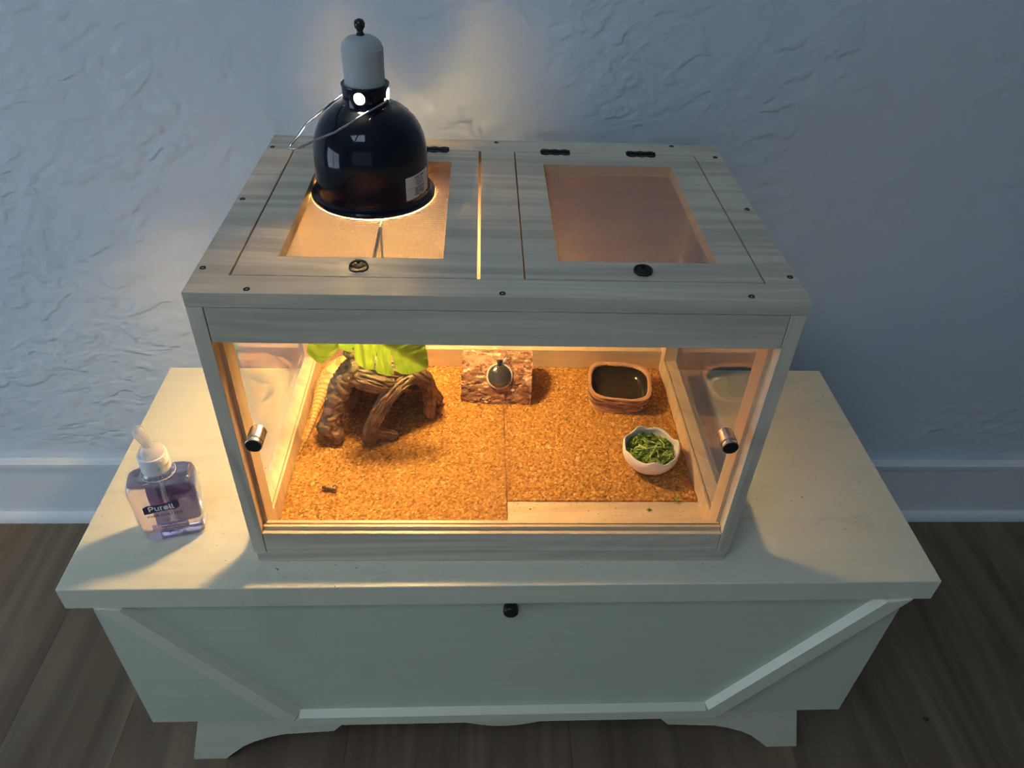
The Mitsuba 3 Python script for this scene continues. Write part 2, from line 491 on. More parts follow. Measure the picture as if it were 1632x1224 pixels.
BBH = 0.1737
obj('board', bx(XL, XR, YW - 0.013, YW, ZF, ZF + BBH - 0.012, 0.0), 'trim_paint', 'baseboard_back')
obj('cap', bx(XL, XR, YW - 0.021, YW, ZF + BBH - 0.016, ZF + BBH, 0.003), 'trim_paint', 'baseboard_back')
a = np.linspace(0, np.pi / 2, 8)
shoe = Polygon([(YW - 0.013, 0)] + [(YW - 0.013 - 0.014 * math.cos(t), 0.022 * math.sin(t)) for t in a] + [(YW - 0.013, 0.022)])
sm = trimesh.creation.extrude_polygon(shoe, XR - XL, engine='earcut')
v = np.array(sm.vertices)
obj('shoe_molding', trimesh.Trimesh(np.stack([XL + v[:, 2], v[:, 0], ZF + v[:, 1]], 1), sm.faces, process=False), 'trim_paint', 'baseboard_back', smooth=35)
tag('baseboard_back', 'white painted baseboard with a cap and shoe molding', kind='structure')

# ---------------------------------------------------------------- the chest
chest = thing('storage_chest', 'low cream-white painted wooden chest under the reptile enclosure', 'chest')
CW2, CD2 = 0.561, 0.2234
FR = -CD2 + 0.008
obj('lid', bx(-CW2, CW2, -CD2 - 0.0015, CD2, -0.0383, 0.0, 0.0010), 'chest_paint', chest, 'C')
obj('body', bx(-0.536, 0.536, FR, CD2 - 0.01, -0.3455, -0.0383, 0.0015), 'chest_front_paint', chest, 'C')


def molding(quad_out, quad_in):
    """a strip of molding on the chest front: base outline and smaller raised face, in (x, z)"""
    pts = [(x, FR, z) for x, z in quad_out] + [(x, FR - 0.012, z) for x, z in quad_in]
    return trimesh.convex.convex_hull(np.array(pts))


def inset(qd, k):
    """offset a four-cornered strip inwards by k along its long sides (0-1, 2-3)"""
    q = np.array(qd, float)
    d = q[1] - q[0]; d /= np.linalg.norm(d)
    n = np.array([-d[1], d[0]])
    if (q[2] - q[1]) @ n < 0:
        n = -n
    return [tuple(q[0] + n * k), tuple(q[1] + n * k), tuple(q[2] - n * k), tuple(q[3] - n * k)]


for qd in ([(-0.528, -0.0390), (-0.330, -0.3450), (-0.309, -0.3130), (-0.490, -0.0390)], [(0.538, -0.0390), (0.334, -0.3450), (0.311, -0.3130), (0.497, -0.0390)], [(-0.330, -0.3450), (0.334, -0.3450), (0.311, -0.3130), (-0.309, -0.3130)]):
    obj('molding', molding(qd, inset(qd, 0.005)), 'chest_paint', chest, 'C')

half = [(-0.470, -0.345), (-0.508, -0.484), (-0.508, -0.4895), (-0.458, -0.4895), (-0.440, -0.468), (-0.420, -0.446), (-0.400, -0.431), (-0.375, -0.418), (-0.350, -0.409), (-0.302, -0.4045), (-0.270, -0.4017), (-0.252, -0.378), (-0.075, -0.378)]
scal = [(0.078 * t, -0.378 - 0.018 * math.cos(t * math.pi / 2) ** 1.2) for t in np.linspace(-0.95, 0.95, 13)]
apron = Polygon(half + scal + [(-x, z) for x, z in reversed(half)])
apron = apron.intersection(sbox(-1, ZF, 1, 0))
obj('front_apron', prism(apron, -0.2054, -0.1854), 'chest_paint', chest, 'C')
obj('rear_apron', prism(apron, 0.17, 0.19), 'chest_paint', chest, 'C')
obj('lock_knob', lathe([(0, 0.0135), (0.0075, 0.0130), (0.0096, 0.0112), (0.0102, 0.0080), (0.0098, 0.0040), (0.0090, 0.0), (0, 0)], 28).apply_transform(trimesh.transformations.rotation_matrix(math.pi / 2, [1, 0, 0])).apply_translation([0.0005, FR, -0.0565]), 'black_iron', chest, 'C', smooth=40, label='black round lock knob')

# ---------------------------------------------------------------- the reptile enclosure
enc = thing('reptile_enclosure', 'grey-washed wooden reptile enclosure with glass front standing on the chest', 'terrarium')
ZT = 0.3870


def bxs(sgn, x0, x1, *r, **k):
    return bx(sgn * x0, sgn * x1, *r, **k)


obj('base_panel', bx(-0.302, 0.302, -D2, D2, 0.0, 0.018, 0.0006), 'board', enc, 'T')
for s in (-1, 1):
    sp = obj('side_panel', [bxs(s, 0.289, W2, -D2, -0.160, 0.018, ZT - 0.0006, ch=0.0005), bxs(s, 0.2845, 0.289, -0.1865, -0.160, 0.018, ZT - 0.0006), bxs(s, 0.2845, W2, 0.168, D2, 0.018, ZT - 0.0006),
                            bxs(s, 0.2890, W2, -0.160, 0.168, 0.018, 0.050), bxs(s, 0.2870, 0.2890, -0.160, 0.168, 0.018, 0.0465), bxs(s, 0.2845, 0.2870, -0.160, 0.168, 0.018, 0.050),
                            bxs(s, 0.2845, W2, -0.160, 0.168, 0.345, ZT - 0.0006)], 'board_upright', enc, 'T')
    g = quad((s * 0.2985, -0.160, 0.050), (s * 0.2985, 0.168, 0.050), (s * 0.2985, 0.168, 0.345), (s * 0.2985, -0.160, 0.345))
    obj('glass', g, 'window_glass', sp, 'T')
obj('back_panel', [bx(-0.2845, 0.2845, 0.199, D2, 0.018, ZT), bx(-0.2845, 0.2845, 0.188, 0.199, 0.018, 0.055, 0.0006), bx(-0.2845, 0.2845, 0.188, 0.199, 0.345, ZT)], 'board', enc, 'T')
RX = 0.2880
tracks = [(-D2, -0.1978, 0.0545), (-0.1978, -0.1955, 0.0545), (-0.1955, -0.1918, 0.0590), (-0.1918, -0.1895, 0.0545), (-0.1895, -0.1850, 0.0590)]
obj('front_rail', [bx(-RX, RX, y0, y1, 0.0184, z1) for y0, y1, z1 in tracks], 'board', enc, 'T')
obj('front_rail', [bx(-RX, RX, -D2, -0.1850, 0.3455, ZT - 0.0006)], 'board', enc, 'T')
# lid with two door openings
hl, hr = (-0.2695, -0.1697, -0.0215, 0.1632), (0.0222, -0.1697, 0.2688, 0.1632)
lid = sbox(-W2, -D2, W2, D2).difference(sbox(*hl)).difference(sbox(*hr))
obj('lid', prism(lid, ZT, H, 'z'), 'board', enc, 'T')
screws = [(-0.298, 0.160), (-0.298, 0.0016), (-0.298, -0.1567), (-0.2457, -0.1954), (0.0, -0.1965), (0.2466, -0.1953), (0.2978, -0.1564), (0.2965, 0.0006), (0.296, 0.159), (0.2434, 0.1955), (-0.0009, 0.1945), (-0.2434, 0.1955)]
for x, y in screws:
    head = lathe([(0.0011, 0.0002), (0.0014, 0.0005), (0.0029, 0.0007), (0.0032, 0.0003), (0.0032, -0.002), (0, -0.002), (0, 0.0002)], 18, (x, y, H))
    obj('screw', head, 'dark_screw', enc, 'T')


def hinge_mesh(xc):
    w, parts = 0.0198, []
    for sy in (-1, 1):
        t = np.linspace(-w, w, 61)
        edge = 0.0065 + 0.0030 * np.abs(np.cos(t / w * 1.5 * np.pi)) ** 0.8
        edge = edge * np.where(np.abs(t) > 0.93 * w, 0.85, 1)
        poly = Polygon([(-w, 0)] + list(zip(t, edge * sy)) + [(w, 0)]).buffer(0)
        m = trimesh.creation.extrude_polygon(poly, 0.0012, engine='earcut')
        parts.append(m)
        for sx in (-0.013, 0.0, 0.013):
            parts.append(trimesh.creation.icosphere(2, 0.0017).apply_scale([1, 1, 0.5]).apply_translation([sx, sy * 0.0062, 0.0012]))
    for k in range(5):
        x0, x1 = -w + 2 * w * k / 5, -w + 2 * w * (k + 1) / 5
        parts.append(tube([(x0 + 0.0003, 0, 0.0016), (x1 - 0.0003, 0, 0.0016)], 0.0020, 12))
    m = trimesh.util.concatenate(parts)
    m.apply_translation([xc, 0.1634, H])
    return m


def ring_pull(xc, yc, tilt, turn):
    t = np.linspace(0, 2 * np.pi, 73)[:-1]
    r = 0.0088 + 0.0009 * np.abs(np.sin(4 * t))
    plate = trimesh.creation.extrude_polygon(Polygon(np.stack([r * np.cos(t), r * np.sin(t)], 1)), 0.0012, engine='earcut')
    dome = lathe([(0.0055, 0.0012), (0.004, 0.0024), (0.0, 0.003)], 24)
    post = bx(-0.0018, 0.0018, 0.0045, 0.0075, 0.001, 0.0048)
    u = np.linspace(0, 2 * np.pi, 41)[:-1]
    ring = tube(np.stack([0.0088 * np.cos(u), 0.0088 * np.sin(u) - 0.0082, 0 * u], 1), 0.00115, 10, closed=True)
    ring.apply_transform(trimesh.transformations.rotation_matrix(tilt, [1, 0, 0]))
    ring.apply_translation([0, 0.0060, 0.0040])
    m = trimesh.util.concatenate([plate, dome, post, ring])
    m.apply_transform(trimesh.transformations.rotation_matrix(turn, [0, 0, 1]))
    m.apply_translation([xc, yc, H])
    return m


def screen_mesh(x0, x1, y0, y1, z):
    p, r, parts = 0.00240, 0.00034, []
    for x in np.arange(x0 + p / 2, x1, p):
        parts.append(tube([(x, y0, z), (x, y1, z)], r, 6, caps=False))
    for y in np.arange(y0 + p / 2, y1, p):
        parts.append(tube([(x0, y, z + 0.0005), (x1, y, z + 0.0005)], r, 6, caps=False))
    return trimesh.util.concatenate(parts)


ZS = 0.3884
for side, (dx0, dx1), (ox0, ox1), hx, ring_x, tilt, turn in ((0, (-0.2672, -0.0250), (-0.2290, -0.0600), (-0.1945, -0.0845), -0.1446, 0.30, 0.15), (1, (0.0240, 0.2670), (0.0595, 0.2285), (0.0780, 0.1945), 0.1456, 0.06, -0.2)):
    frame_poly = sbox(dx0, -0.1686, dx1, 0.1622).difference(sbox(ox0, -0.1310, ox1, 0.1230))
    d = obj('door', prism(frame_poly, ZT + 0.0002, H, 'z'), 'board', enc, 'T')
    labels[d] = {'label': ('left' if side == 0 else 'right') + ' hinged lid door with a wire mesh opening'}
    k = obj('wire_mesh', screen_mesh(ox0 - 0.004, ox1 + 0.004, -0.135, 0.127, ZS), 'bronze_wire', d, 'T')
    labels[k] = {'label': 'woven bronze-dark wire mesh', 'kind': 'stuff'}
    for x in hx:
        obj('hinge', hinge_mesh(x), 'black_iron', d, 'T', smooth=40, label='black scalloped butterfly hinge')
    obj('ring_pull', ring_pull(ring_x, -0.1502, tilt, turn), 'black_iron', d, 'T', smooth=40, label='black ring pull on a scalloped plate')


def steel_knob(x, y, z):
    R = trimesh.transformations.rotation_matrix(math.pi / 2, [1, 0, 0])
    body = lathe([(0, 0), (0.0088, 0), (0.0092, 0.0005), (0.0092, 0.0178), (0.0088, 0.0182), (0.0078, 0.0184), (0.0078, 0.0198), (0.0088, 0.0200), (0.0092, 0.0204), (0.0092, 0.0245), (0.0086, 0.0250)], 40)
    cap = lathe([(0.0086, 0.0248), (0.0084, 0.0253), (0.0, 0.0253)], 40)
    for m in (body, cap):
        m.apply_transform(R); m.apply_translation([x, y, z])
    return body, cap


for k, (xa, xb, y, kx, kz) in enumerate(((-0.2885, 0.0190, -0.1967, -0.2655, 0.2212), (-0.0226, 0.2885, -0.1907, 0.2615, 0.2165))):
    pane = obj('sliding_pane', quad((xa, y, 0.0545), (xb, y, 0.0545), (xb, y, 0.3460), (xa, y, 0.3460)), 'window_glass', enc, 'T')
    labels[pane] = {'label': ('left' if k == 0 else 'right') + ' clear sliding glass pane'}
    body, cap = steel_knob(kx, y, kz)
    kb = obj('knob', body, 'brushed_steel', pane, 'T', smooth=40, label='brushed steel cylinder knob')
    obj('knob_cap', cap, 'black_plastic', pane, 'T', smooth=40, label='black end cap of the knob')

# ---------------------------------------------------------------- the heat lamp on the left mesh
LX, LY = -0.1535, 0.0560
lamp = thing('heat_lamp', 'glossy black dome heat lamp with grey socket on the left mesh door', 'lamp')
outer = [(0.0732, 0.3922), (0.0750, 0.3932), (0.0752, 0.3955), (0.0738, 0.3972), (0.0712, 0.3976), (0.0688, 0.3990), (0.0674, 0.4025), (0.0671, 0.4100), (0.0671, 0.4380), (0.0664, 0.4500), (0.0645, 0.4600), (0.0610, 0.4700), (0.0560, 0.4790), (0.0495, 0.4865), (0.0420, 0.4925), (0.0340, 0.4968), (0.0290, 0.4986), (0.0270, 0.4996), (0.0265, 0.5010), (0.0265, 0.5190), (0.0272, 0.5205), (0.0270, 0.5218), (0.0252, 0.5222)]
inner = [(0.0238, 0.5218), (0.0254, 0.5180), (0.0254, 0.5005), (0.0285, 0.4975), (0.0335, 0.4957), (0.0415, 0.4914), (0.0488, 0.4856), (0.0551, 0.4782), (0.0600, 0.4694), (0.0634, 0.4597), (0.0652, 0.4498), (0.0659, 0.4378), (0.0659, 0.4100), (0.0662, 0.4020), (0.0680, 0.3975), (0.0705, 0.3962), (0.0728, 0.3950)]


def densify(p, k=3):
    p = np.array(p)
    return np.vstack([np.linspace(a, b, k, endpoint=False) for a, b in zip(p[:-1], p[1:])] + [p[-1:]])


outer = [(r, z - 0.0023 * max(0.0, min(1.0, (0.4025 - z) / 0.0103))) for r, z in outer]
inner = [(r, z - 0.0023 * max(0.0, min(1.0, (0.4025 - z) / 0.0103))) for r, z in inner]
cutters = []
for deg, r in ((-99, 0.0065), (-9, 0.0065), (81, 0.0065), (171, 0.0065), (-29, 0.0024), (151, 0.0024)):
    c = m3.Manifold.cylinder(0.03, r, r, 32).rotate([0, 90, 0]).translate([0.012, 0, 0.5115 if r > 0.005 else 0.5068]).rotate([0, 0, deg])
    cutters.append(c)
holes = m3.Manifold.batch_boolean(cutters, m3.OpType.Add)
dm = from_man(to_man(lathe(np.vstack([outer, inner, outer[:1]]), 120)) - holes)
dm.apply_translation([LX, LY, 0])
obj('shade', dm, 'black_enamel', lamp, 'T', smooth=32, label='glossy black dome shade with round vent holes')
li = [(r - 0.0002, z) for r, z in inner[1:15]]
lo = [(r - 0.0006, z) for r, z in inner[1:15]]
rm = from_man(to_man(lathe(np.array(li + lo[::-1] + li[:1]), 96)) - holes)
rm.apply_translation([LX, LY, 0])
obj('reflector', rm, 'white_enamel', lamp, 'T', smooth=32, label='white inner lining of the dome')
cap = lathe([(0.0, 0.5450), (0.0216, 0.5450), (0.0216, 0.5194), (0.0248, 0.5194), (0.0248, 0.5202), (0.0228, 0.5205), (0.0226, 0.5300), (0.0229, 0.5500), (0.0231, 0.5585), (0.0231, 0.5592), (0.0224, 0.5597), (0.0222, 0.5606), (0.0212, 0.5640), (0.0185, 0.5672), (0.0145, 0.5698), (0.0090, 0.5714), (0.0, 0.5720)], 64, (LX, LY, 0))
obj('socket_cap', cap, 'grey_ceramic', lamp, 'T', smooth=30, label='matte grey ceramic socket cap')
knob = lathe([(0.0046, 0.5712), (0.0042, 0.5732), (0.0034, 0.5745), (0.0033, 0.5765), (0.0040, 0.5778), (0.0056, 0.5800), (0.0060, 0.5828), (0.0055, 0.5852), (0.0040, 0.5872), (0.0018, 0.5882), (0.0, 0.5884)], 32, (LX - 0.0006, LY, 0))
obj('hanging_ball', knob, 'black_plastic', lamp, 'T', smooth=True, label='shiny black ball on top of the socket')
globe_p = [(0.0, 0.4000), (0.0100, 0.4012), (0.0190, 0.4057), (0.0255, 0.4135), (0.0285, 0.4230), (0.0288, 0.4330), (0.0272, 0.4460), (0.0232, 0.4620), (0.0185, 0.4780), (0.0150, 0.4900), (0.0141, 0.4960)]
neck_p = [(0.0138, 0.5120), (0.0136, 0.5300), (0.0134, 0.5440)]
bkey = key_for(lamp + '__bulb')
for nm, pr in (('globe', globe_p), ('neck', neck_p)):
    m = lathe(pr, 40, (LX, LY, 0))
    c = m.triangles_center - [LX, LY, 0]
    if (m.face_normals[:, :2] * c[:, :2]).sum() < 0:
        m.invert()
    obj(nm, m, 'white_enamel', bkey, 'T', smooth=True, emitter={'type': 'area', 'sampling_weight': 3.0 if nm == 'globe' else 1.0, 'radiance': rgb([(LAMP_POWER if nm == 'globe' else NECK_POWER) * c for c in LAMP])})
obj('bulb_collar', lathe([(0.0141, 0.4960), (0.0140, 0.5040), (0.0138, 0.5120)], 40, (LX, LY, 0)), 'white_enamel', lamp, 'T', smooth=True)
arms = []
for deg in (-9, 171):
    arm = bx(0.0180, 0.0188, -0.0085, 0.0085, 0.4990, 0.5196)
    arm.apply_transform(trimesh.transformations.rotation_matrix(math.radians(deg), [0, 0, 1])); arm.apply_translation([LX, LY, 0]); arms.append(arm)
obj('socket_bracket', arms, 'white_enamel', lamp, 'T')
labels[bkey] = {'label': 'lit warm heat bulb inside the dome'}
# wire bail
th, ph = -0.4985, 0.1302
cu, cw = np.array([math.cos(th), math.sin(th), 0]), np.array([math.sin(th) * math.cos(ph), -math.cos(th) * math.cos(ph), -math.sin(ph)])
c0 = np.array([LX, LY, 0.5068])


def bp(a, b, dz=0.0):
    return c0 + a * cu + b * cw + np.array([0, 0, dz])


path = [bp(0.0235, 0.0), bp(0.0262, 0.0), bp(0.0285, 0.004)] + [bp(0.0200 + 0.0080 * (1 - t), 0.006 + 0.0814 * t) for t in np.linspace(0.05, 0.95, 8)]
path += [bp(0.0195, 0.0880), bp(0.0178, 0.0915), bp(0.0105, 0.112), bp(0.0068, 0.126), bp(0.0052, 0.131), bp(0.0022, 0.1338)]
path += [c0 + (p - c0) - 2 * cu * ((p - c0) @ cu) for p in reversed(path)]
obj('bail', tube(np.array(path), 0.00125, 10), 'steel_wire', lamp, 'T', smooth=True, label='bent steel wire handle')


def on_dome(u, z, r):
    """u: metres along the dome's girth from the middle of the warning label"""
    a = math.radians(-28.5) + u / 0.0671
    return np.stack([LX + r * np.cos(a), LY + r * np.sin(a), z], -1)


def wrap(m, r0, zc):
    """bend flat lettering (x, y, depth) round the dome"""
    v = np.array(m.vertices)
    v[:, 1] += -v[:, 0] * 0.0
    return trimesh.Trimesh(on_dome(v[:, 0], zc + v[:, 1], r0 + v[:, 2]), m.faces, process=False)


LW, LZ0, LZ1 = 0.0235, 0.3985, 0.4300
uu = np.linspace(-LW, LW, 17)
g0 = [on_dome(uu, np.full(17, z), r) for z, r in ((LZ0, 0.0672), (LZ0, 0.0675), (LZ1, 0.0675), (LZ1, 0.0672))]
gv = np.vstack(g0)
gf = [[i * 17 + j, i * 17 + j + 1, (i + 1) * 17 + j + 1, (i + 1) * 17 + j] for i in range(3) for j in range(16)]
wl = obj('warning_label', tm(gv, gf), 'label_paper', lamp, 'T', smooth=30, label='white warning sticker with black print')
lines = []
for s, h, z, bold in (('CAUTION', 0.0030, 0.4255, True), ('RISK OF FIRE', 0.0014, 0.4228, False), ('KEEP AWAY FROM', 0.0014, 0.4203, False), ('COMBUSTIBLES', 0.0014, 0.4178, False), ('CAUTION', 0.0030, 0.4118, True), ('HOT SURFACE', 0.0019, 0.4086, True), ('DO NOT TOUCH', 0.0019, 0.4054, True), ('LAMP', 0.0016, 0.4024, True)):
    m = text(s, h, 0.0002, bold)
    lines.append(wrap(m, 0.0675, z))
u2 = np.linspace(-LW + 0.001, LW - 0.001, 17)
rule = np.vstack([on_dome(u2, np.full(17, z), 0.0677) for z in (0.4158, 0.4162)])
lines.append(tm(rule, [[j, j + 1, 17 + j + 1, 17 + j] for j in range(16)]))
obj('print', lines, 'print_black', wl, 'T')

# ---------------------------------------------------------------- grit mats on the enclosure floor
def grit_mat(x0, x1, y0, y1, seed):
    st = 0.00125
    nx, ny = int((x1 - x0) / st), int((y1 - y0) / st)
    X, Y = np.meshgrid(np.linspace(x0, x1, nx), np.linspace(y0, y1, ny), indexing='ij')
    from scipy.spatial import cKDTree
    rg_ = np.random.default_rng(int(seed * 10))
    n_ = int((x1 - x0) * (y1 - y0) / 0.0023 ** 2)
    pts = rg_.random((n_, 2)) * [x1 - x0, y1 - y0] + [x0, y0]
    size = 0.0010 + 0.0010 * rg_.random(n_) ** 2
    tone = rg_.random(n_)
    dd, ii = cKDTree(pts).query(np.stack([X, Y], -1).reshape(-1, 2), k=3)
    hh = size[ii] * np.sqrt(np.clip(1 - (dd / 0.0021) ** 2, 0, 1))
    pick = hh.argmax(1)
    near = ii[np.arange(len(ii)), pick]
    h = hh.max(1).reshape(X.shape)
    tone_v = tone[near]
    q = np.stack([X * 330, Y * 330, 0 * X + seed], -1)
    lump = meshkit.fbm(np.stack([X * 22, Y * 22, 0 * X], -1), 3, 9)
    Z = 0.0190 + 1.15 * h + 0.0016 * (lump - 0.5)
    edge = (np.minimum(np.minimum(X - x0, x1 - X), np.minimum(Y - y0, y1 - Y)) < st * 0.6)
    Xj = np.where(edge, X, X + (meshkit.noise(q, 11) - 0.5) * st * 0.7)
    Yj = np.where(edge, Y + 0.0010 * (meshkit.noise(q * 0.9, 13) - 0.5), Y)
    V = np.stack([Xj, Yj, Z], -1).reshape(-1, 3)
    I = np.arange(nx * ny).reshape(nx, ny)
    F = np.stack([I[:-1, :-1], I[1:, :-1], I[1:, 1:], I[:-1, 1:]], -1).reshape(-1, 4)
    loop = np.r_[I[:, 0], I[-1, 1:], I[-2::-1, -1], I[0, -2:0:-1]]
    B = V[loop].copy(); B[:, 2] = 0.0181
    nb = len(V); V = np.vstack([V, B])
    k = np.arange(len(loop)); k2 = (k + 1) % len(loop)
    S = np.stack([nb + k, nb + k2, loop[k2], loop[k]], -1)
    ramp = np.array([[0.18, 0.070, 0.013], [0.28, 0.122, 0.024], [0.36, 0.165, 0.036], [0.43, 0.218, 0.055], [0.60, 0.370, 0.125]])
    col = np.stack([np.interp(tone_v, [0, 0.2, 0.5, 0.85, 1.0], ramp[:, c]) for c in range(3)], 1)

    return tm(V, np.vstack([F, S])), np.vstack([col, col[loop]])


g_, c_ = grit_mat(-0.2838, 0.0182, -0.1845, 0.1872, 1.0)
obj('grit_mat', g_, 'grit_grains', None, 'T', smooth=True, color=c_)
tag('grit_mat', 'orange grit mat covering the left half of the enclosure floor', 'mat')
g_, c_ = grit_mat(0.0187, 0.2838, -0.1155, 0.1872, 2.0)
k = obj('grit_mat', g_, 'grit_grains', None, 'T', smooth=True, color=c_)
tag(k, 'shorter orange grit mat under the dishes, leaving bare wood at its front', 'mat')
grains = []
for i in range(75):
    x, y = 0.02 + rng.random() * 0.255, -0.118 - rng.random() ** 2.2 * 0.062
    r = 0.0004 + rng.random() * 0.0006
    g = trimesh.creation.icosphere(0, r).apply_scale([1, 0.8, 0.7]).apply_translation([x, y, 0.018 + r * 0.6])
    grains.append(g)
k = obj('loose_grit', grains, 'grit', None, 'T')
tag(k, 'loose orange grains scattered on the bare wood strip', 'grit', kind='stuff')

# ---------------------------------------------------------------- the root hide
FL = 0.0205


def rough(t, freq, amp, seed, stretch=(1, 1, 1), ridged=True):
    n = np.array(t.vertex_normals)
    f = meshkit.fbm(np.array(t.vertices) * np.array(stretch) * freq, 4, seed)
    if ridged:
        f = 1 - np.abs(2 * f - 1) * 2
    t.vertices = t.vertices + n * (amp * (f - 0.5))[:, None]
    return t


hide_chains = [
    # left leg with its two toes
    [(-0.2035, 0.040, 0.126, 0.019), (-0.2175, 0.032, 0.110, 0.0175), (-0.2275, 0.022, 0.086, 0.0160), (-0.2345, 0.012, 0.062, 0.0160), (-0.2390, 0.006, 0.046, 0.0160)],
    [(-0.2400, 0.008, 0.046, 0.0155), (-0.2490, 0.012, 0.0360, 0.0140)],
    [(-0.2365, 0.006, 0.046, 0.0150), (-0.2290, 0.000, 0.0330, 0.0130)],
    # middle root
    [(-0.1180, 0.050, 0.112, 0.0130), (-0.1370, 0.036, 0.101, 0.0125), (-0.1560, 0.022, 0.086, 0.0120), (-0.1700, 0.008, 0.066, 0.0115), (-0.1785, 0.001, 0.046, 0.0125), (-0.1810, -0.002, 0.0340, 0.0130)],
    [(-0.1810, -0.002, 0.0340, 0.0120), (-0.1800, -0.006, 0.0270, 0.0080)],
    [(-0.1765, 0.004, 0.0400, 0.0110), (-0.1600, 0.006, 0.0310, 0.0095), (-0.1480, 0.007, 0.0280, 0.0080)],
    # right root with two toes
    [(-0.1180, 0.050, 0.112, 0.0140), (-0.1020, 0.058, 0.094, 0.0130), (-0.0960, 0.060, 0.070, 0.0115), (-0.0970, 0.056, 0.050, 0.0105), (-0.0965, 0.053, 0.0320, 0.0095)],
    [(-0.1000, 0.066, 0.072, 0.0110), (-0.0915, 0.080, 0.048, 0.0100), (-0.0860, 0.087, 0.0310, 0.0095)],
    # brow above the left opening
    [(-0.2100, 0.038, 0.121, 0.0165), (-0.1900, 0.033, 0.114, 0.0175), (-0.1680, 0.030, 0.108, 0.0165), (-0.1480, 0.034, 0.104, 0.0110)],
    [(-0.1850, 0.042, 0.126, 0.018), (-0.1550, 0.046, 0.120, 0.015), (-0.1180, 0.052, 0.112, 0.013)],
    [(-0.1480, 0.040, 0.112, 0.0085), (-0.1250, 0.046, 0.122, 0.0075)],
    # stump
    [(-0.1900, 0.062, 0.122, 0.0240), (-0.1870, 0.062, 0.144, 0.0200), (-0.1850, 0.062, 0.172, 0.0185)],
    [(-0.1960, 0.050, 0.142, 0.0085), (-0.2080, 0.046, 0.149, 0.0068)],
    [(-0.1840, 0.047, 0.137, 0.012), (-0.1660, 0.044, 0.131, 0.011)],
]


def shell_hull(pts):
    return m3.Manifold.batch_hull([ball(p[:3], p[3]) for p in pts])


hide_parts = [m3.Manifold.batch_hull([ball(a[:3], a[3]), ball(b[:3], b[3])]) for ch in hide_chains for a, b in zip(ch[:-1], ch[1:])]
hide_parts += [shell_hull([(-0.208, 0.042, 0.120, 0.010), (-0.118, 0.054, 0.110, 0.010), (-0.200, 0.100, 0.098, 0.010), (-0.118, 0.106, 0.088, 0.010)]),
               shell_hull([(-0.200, 0.100, 0.098, 0.010), (-0.118, 0.106, 0.088, 0.010), (-0.208, 0.116, 0.034, 0.010), (-0.108, 0.122, 0.034, 0.010)]),
               shell_hull([(-0.212, 0.046, 0.112, 0.009), (-0.200, 0.100, 0.096, 0.009), (-0.220, 0.060, 0.034, 0.009), (-0.208, 0.114, 0.034, 0.009)]),
               shell_hull([(-0.112, 0.062, 0.100, 0.008), (-0.118, 0.106, 0.086, 0.008), (-0.098, 0.084, 0.034, 0.008), (-0.108, 0.120, 0.034, 0.008)])]
M = m3.Manifold.batch_boolean(hide_parts, m3.OpType.Add).trim_by_plane([0, 0, 1], FL + 0.0004).refine_to_length(0.0020)
hide = trimesh.Trimesh(np.array(M.to_mesh().vert_properties[:, :3]), np.array(M.to_mesh().tri_verts), process=True)
trimesh.smoothing.filter_taubin(hide, iterations=14)
hv, hn = np.array(hide.vertices), np.array(hide.vertex_normals)
best, ps, pc, pk_ = np.full(len(hv), 9.0), np.zeros(len(hv)), np.zeros((len(hv), 2)), np.zeros(len(hv), int)
for ci, ch in enumerate(hide_chains):
    run = ci * 0.37
    for a, b in zip(ch[:-1], ch[1:]):
        a, b = np.array(a), np.array(b)
        d = (b - a)[:3]; L = np.linalg.norm(d); d = d / L
        t = np.clip((hv - a[:3]) @ d, 0, L)
        off = hv - a[:3] - t[:, None] * d
        dist = np.linalg.norm(off, axis=1) - (a[3] + (b[3] - a[3]) * t / L)
        e1 = np.cross(d, [0.3, 0.9, 0.1]); e1 /= np.linalg.norm(e1); e2 = np.cross(d, e1)
        an = np.stack([off @ e1, off @ e2], 1); an /= np.linalg.norm(an, axis=1, keepdims=True) + 1e-9
        use = dist < best
        best[use], ps[use], pc[use], pk_[use] = dist[use], run + t[use], an[use], ci
        run += L
ringed = np.isin(pk_, [0, 1, 2, 11, 12])
wv_ = meshkit.fbm(hv * 40, 3, 2) - 0.5
rg1 = meshkit.fbm(np.stack([ps * 150 + 2.5 * wv_, pc[:, 0] * 0.9, pc[:, 1] * 0.9], 1), 2, 61)
rg2 = meshkit.fbm(np.stack([ps * 22, pc[:, 0] * 2.6 + 14 * ps + 1.2 * wv_, pc[:, 1] * 2.6 - 10 * ps], 1), 3, 62)
rr_ = np.where(ringed, rg1, rg2)
groove = np.clip(1 - np.abs(rr_ - 0.5) * 9, 0, 1)
disp = 0.0030 * (rr_ - 0.5) - 0.0026 * groove + 0.0022 * (meshkit.fbm(hv * 130, 3, 63) - 0.5)
hide.vertices = hv + hn * disp[:, None]
obj('root_hide', hide, 'resin_bark', None, 'T', smooth=True)
tag('root_hide', 'brown resin hide shaped like a gnarled stump on arching roots', 'reptile hide')

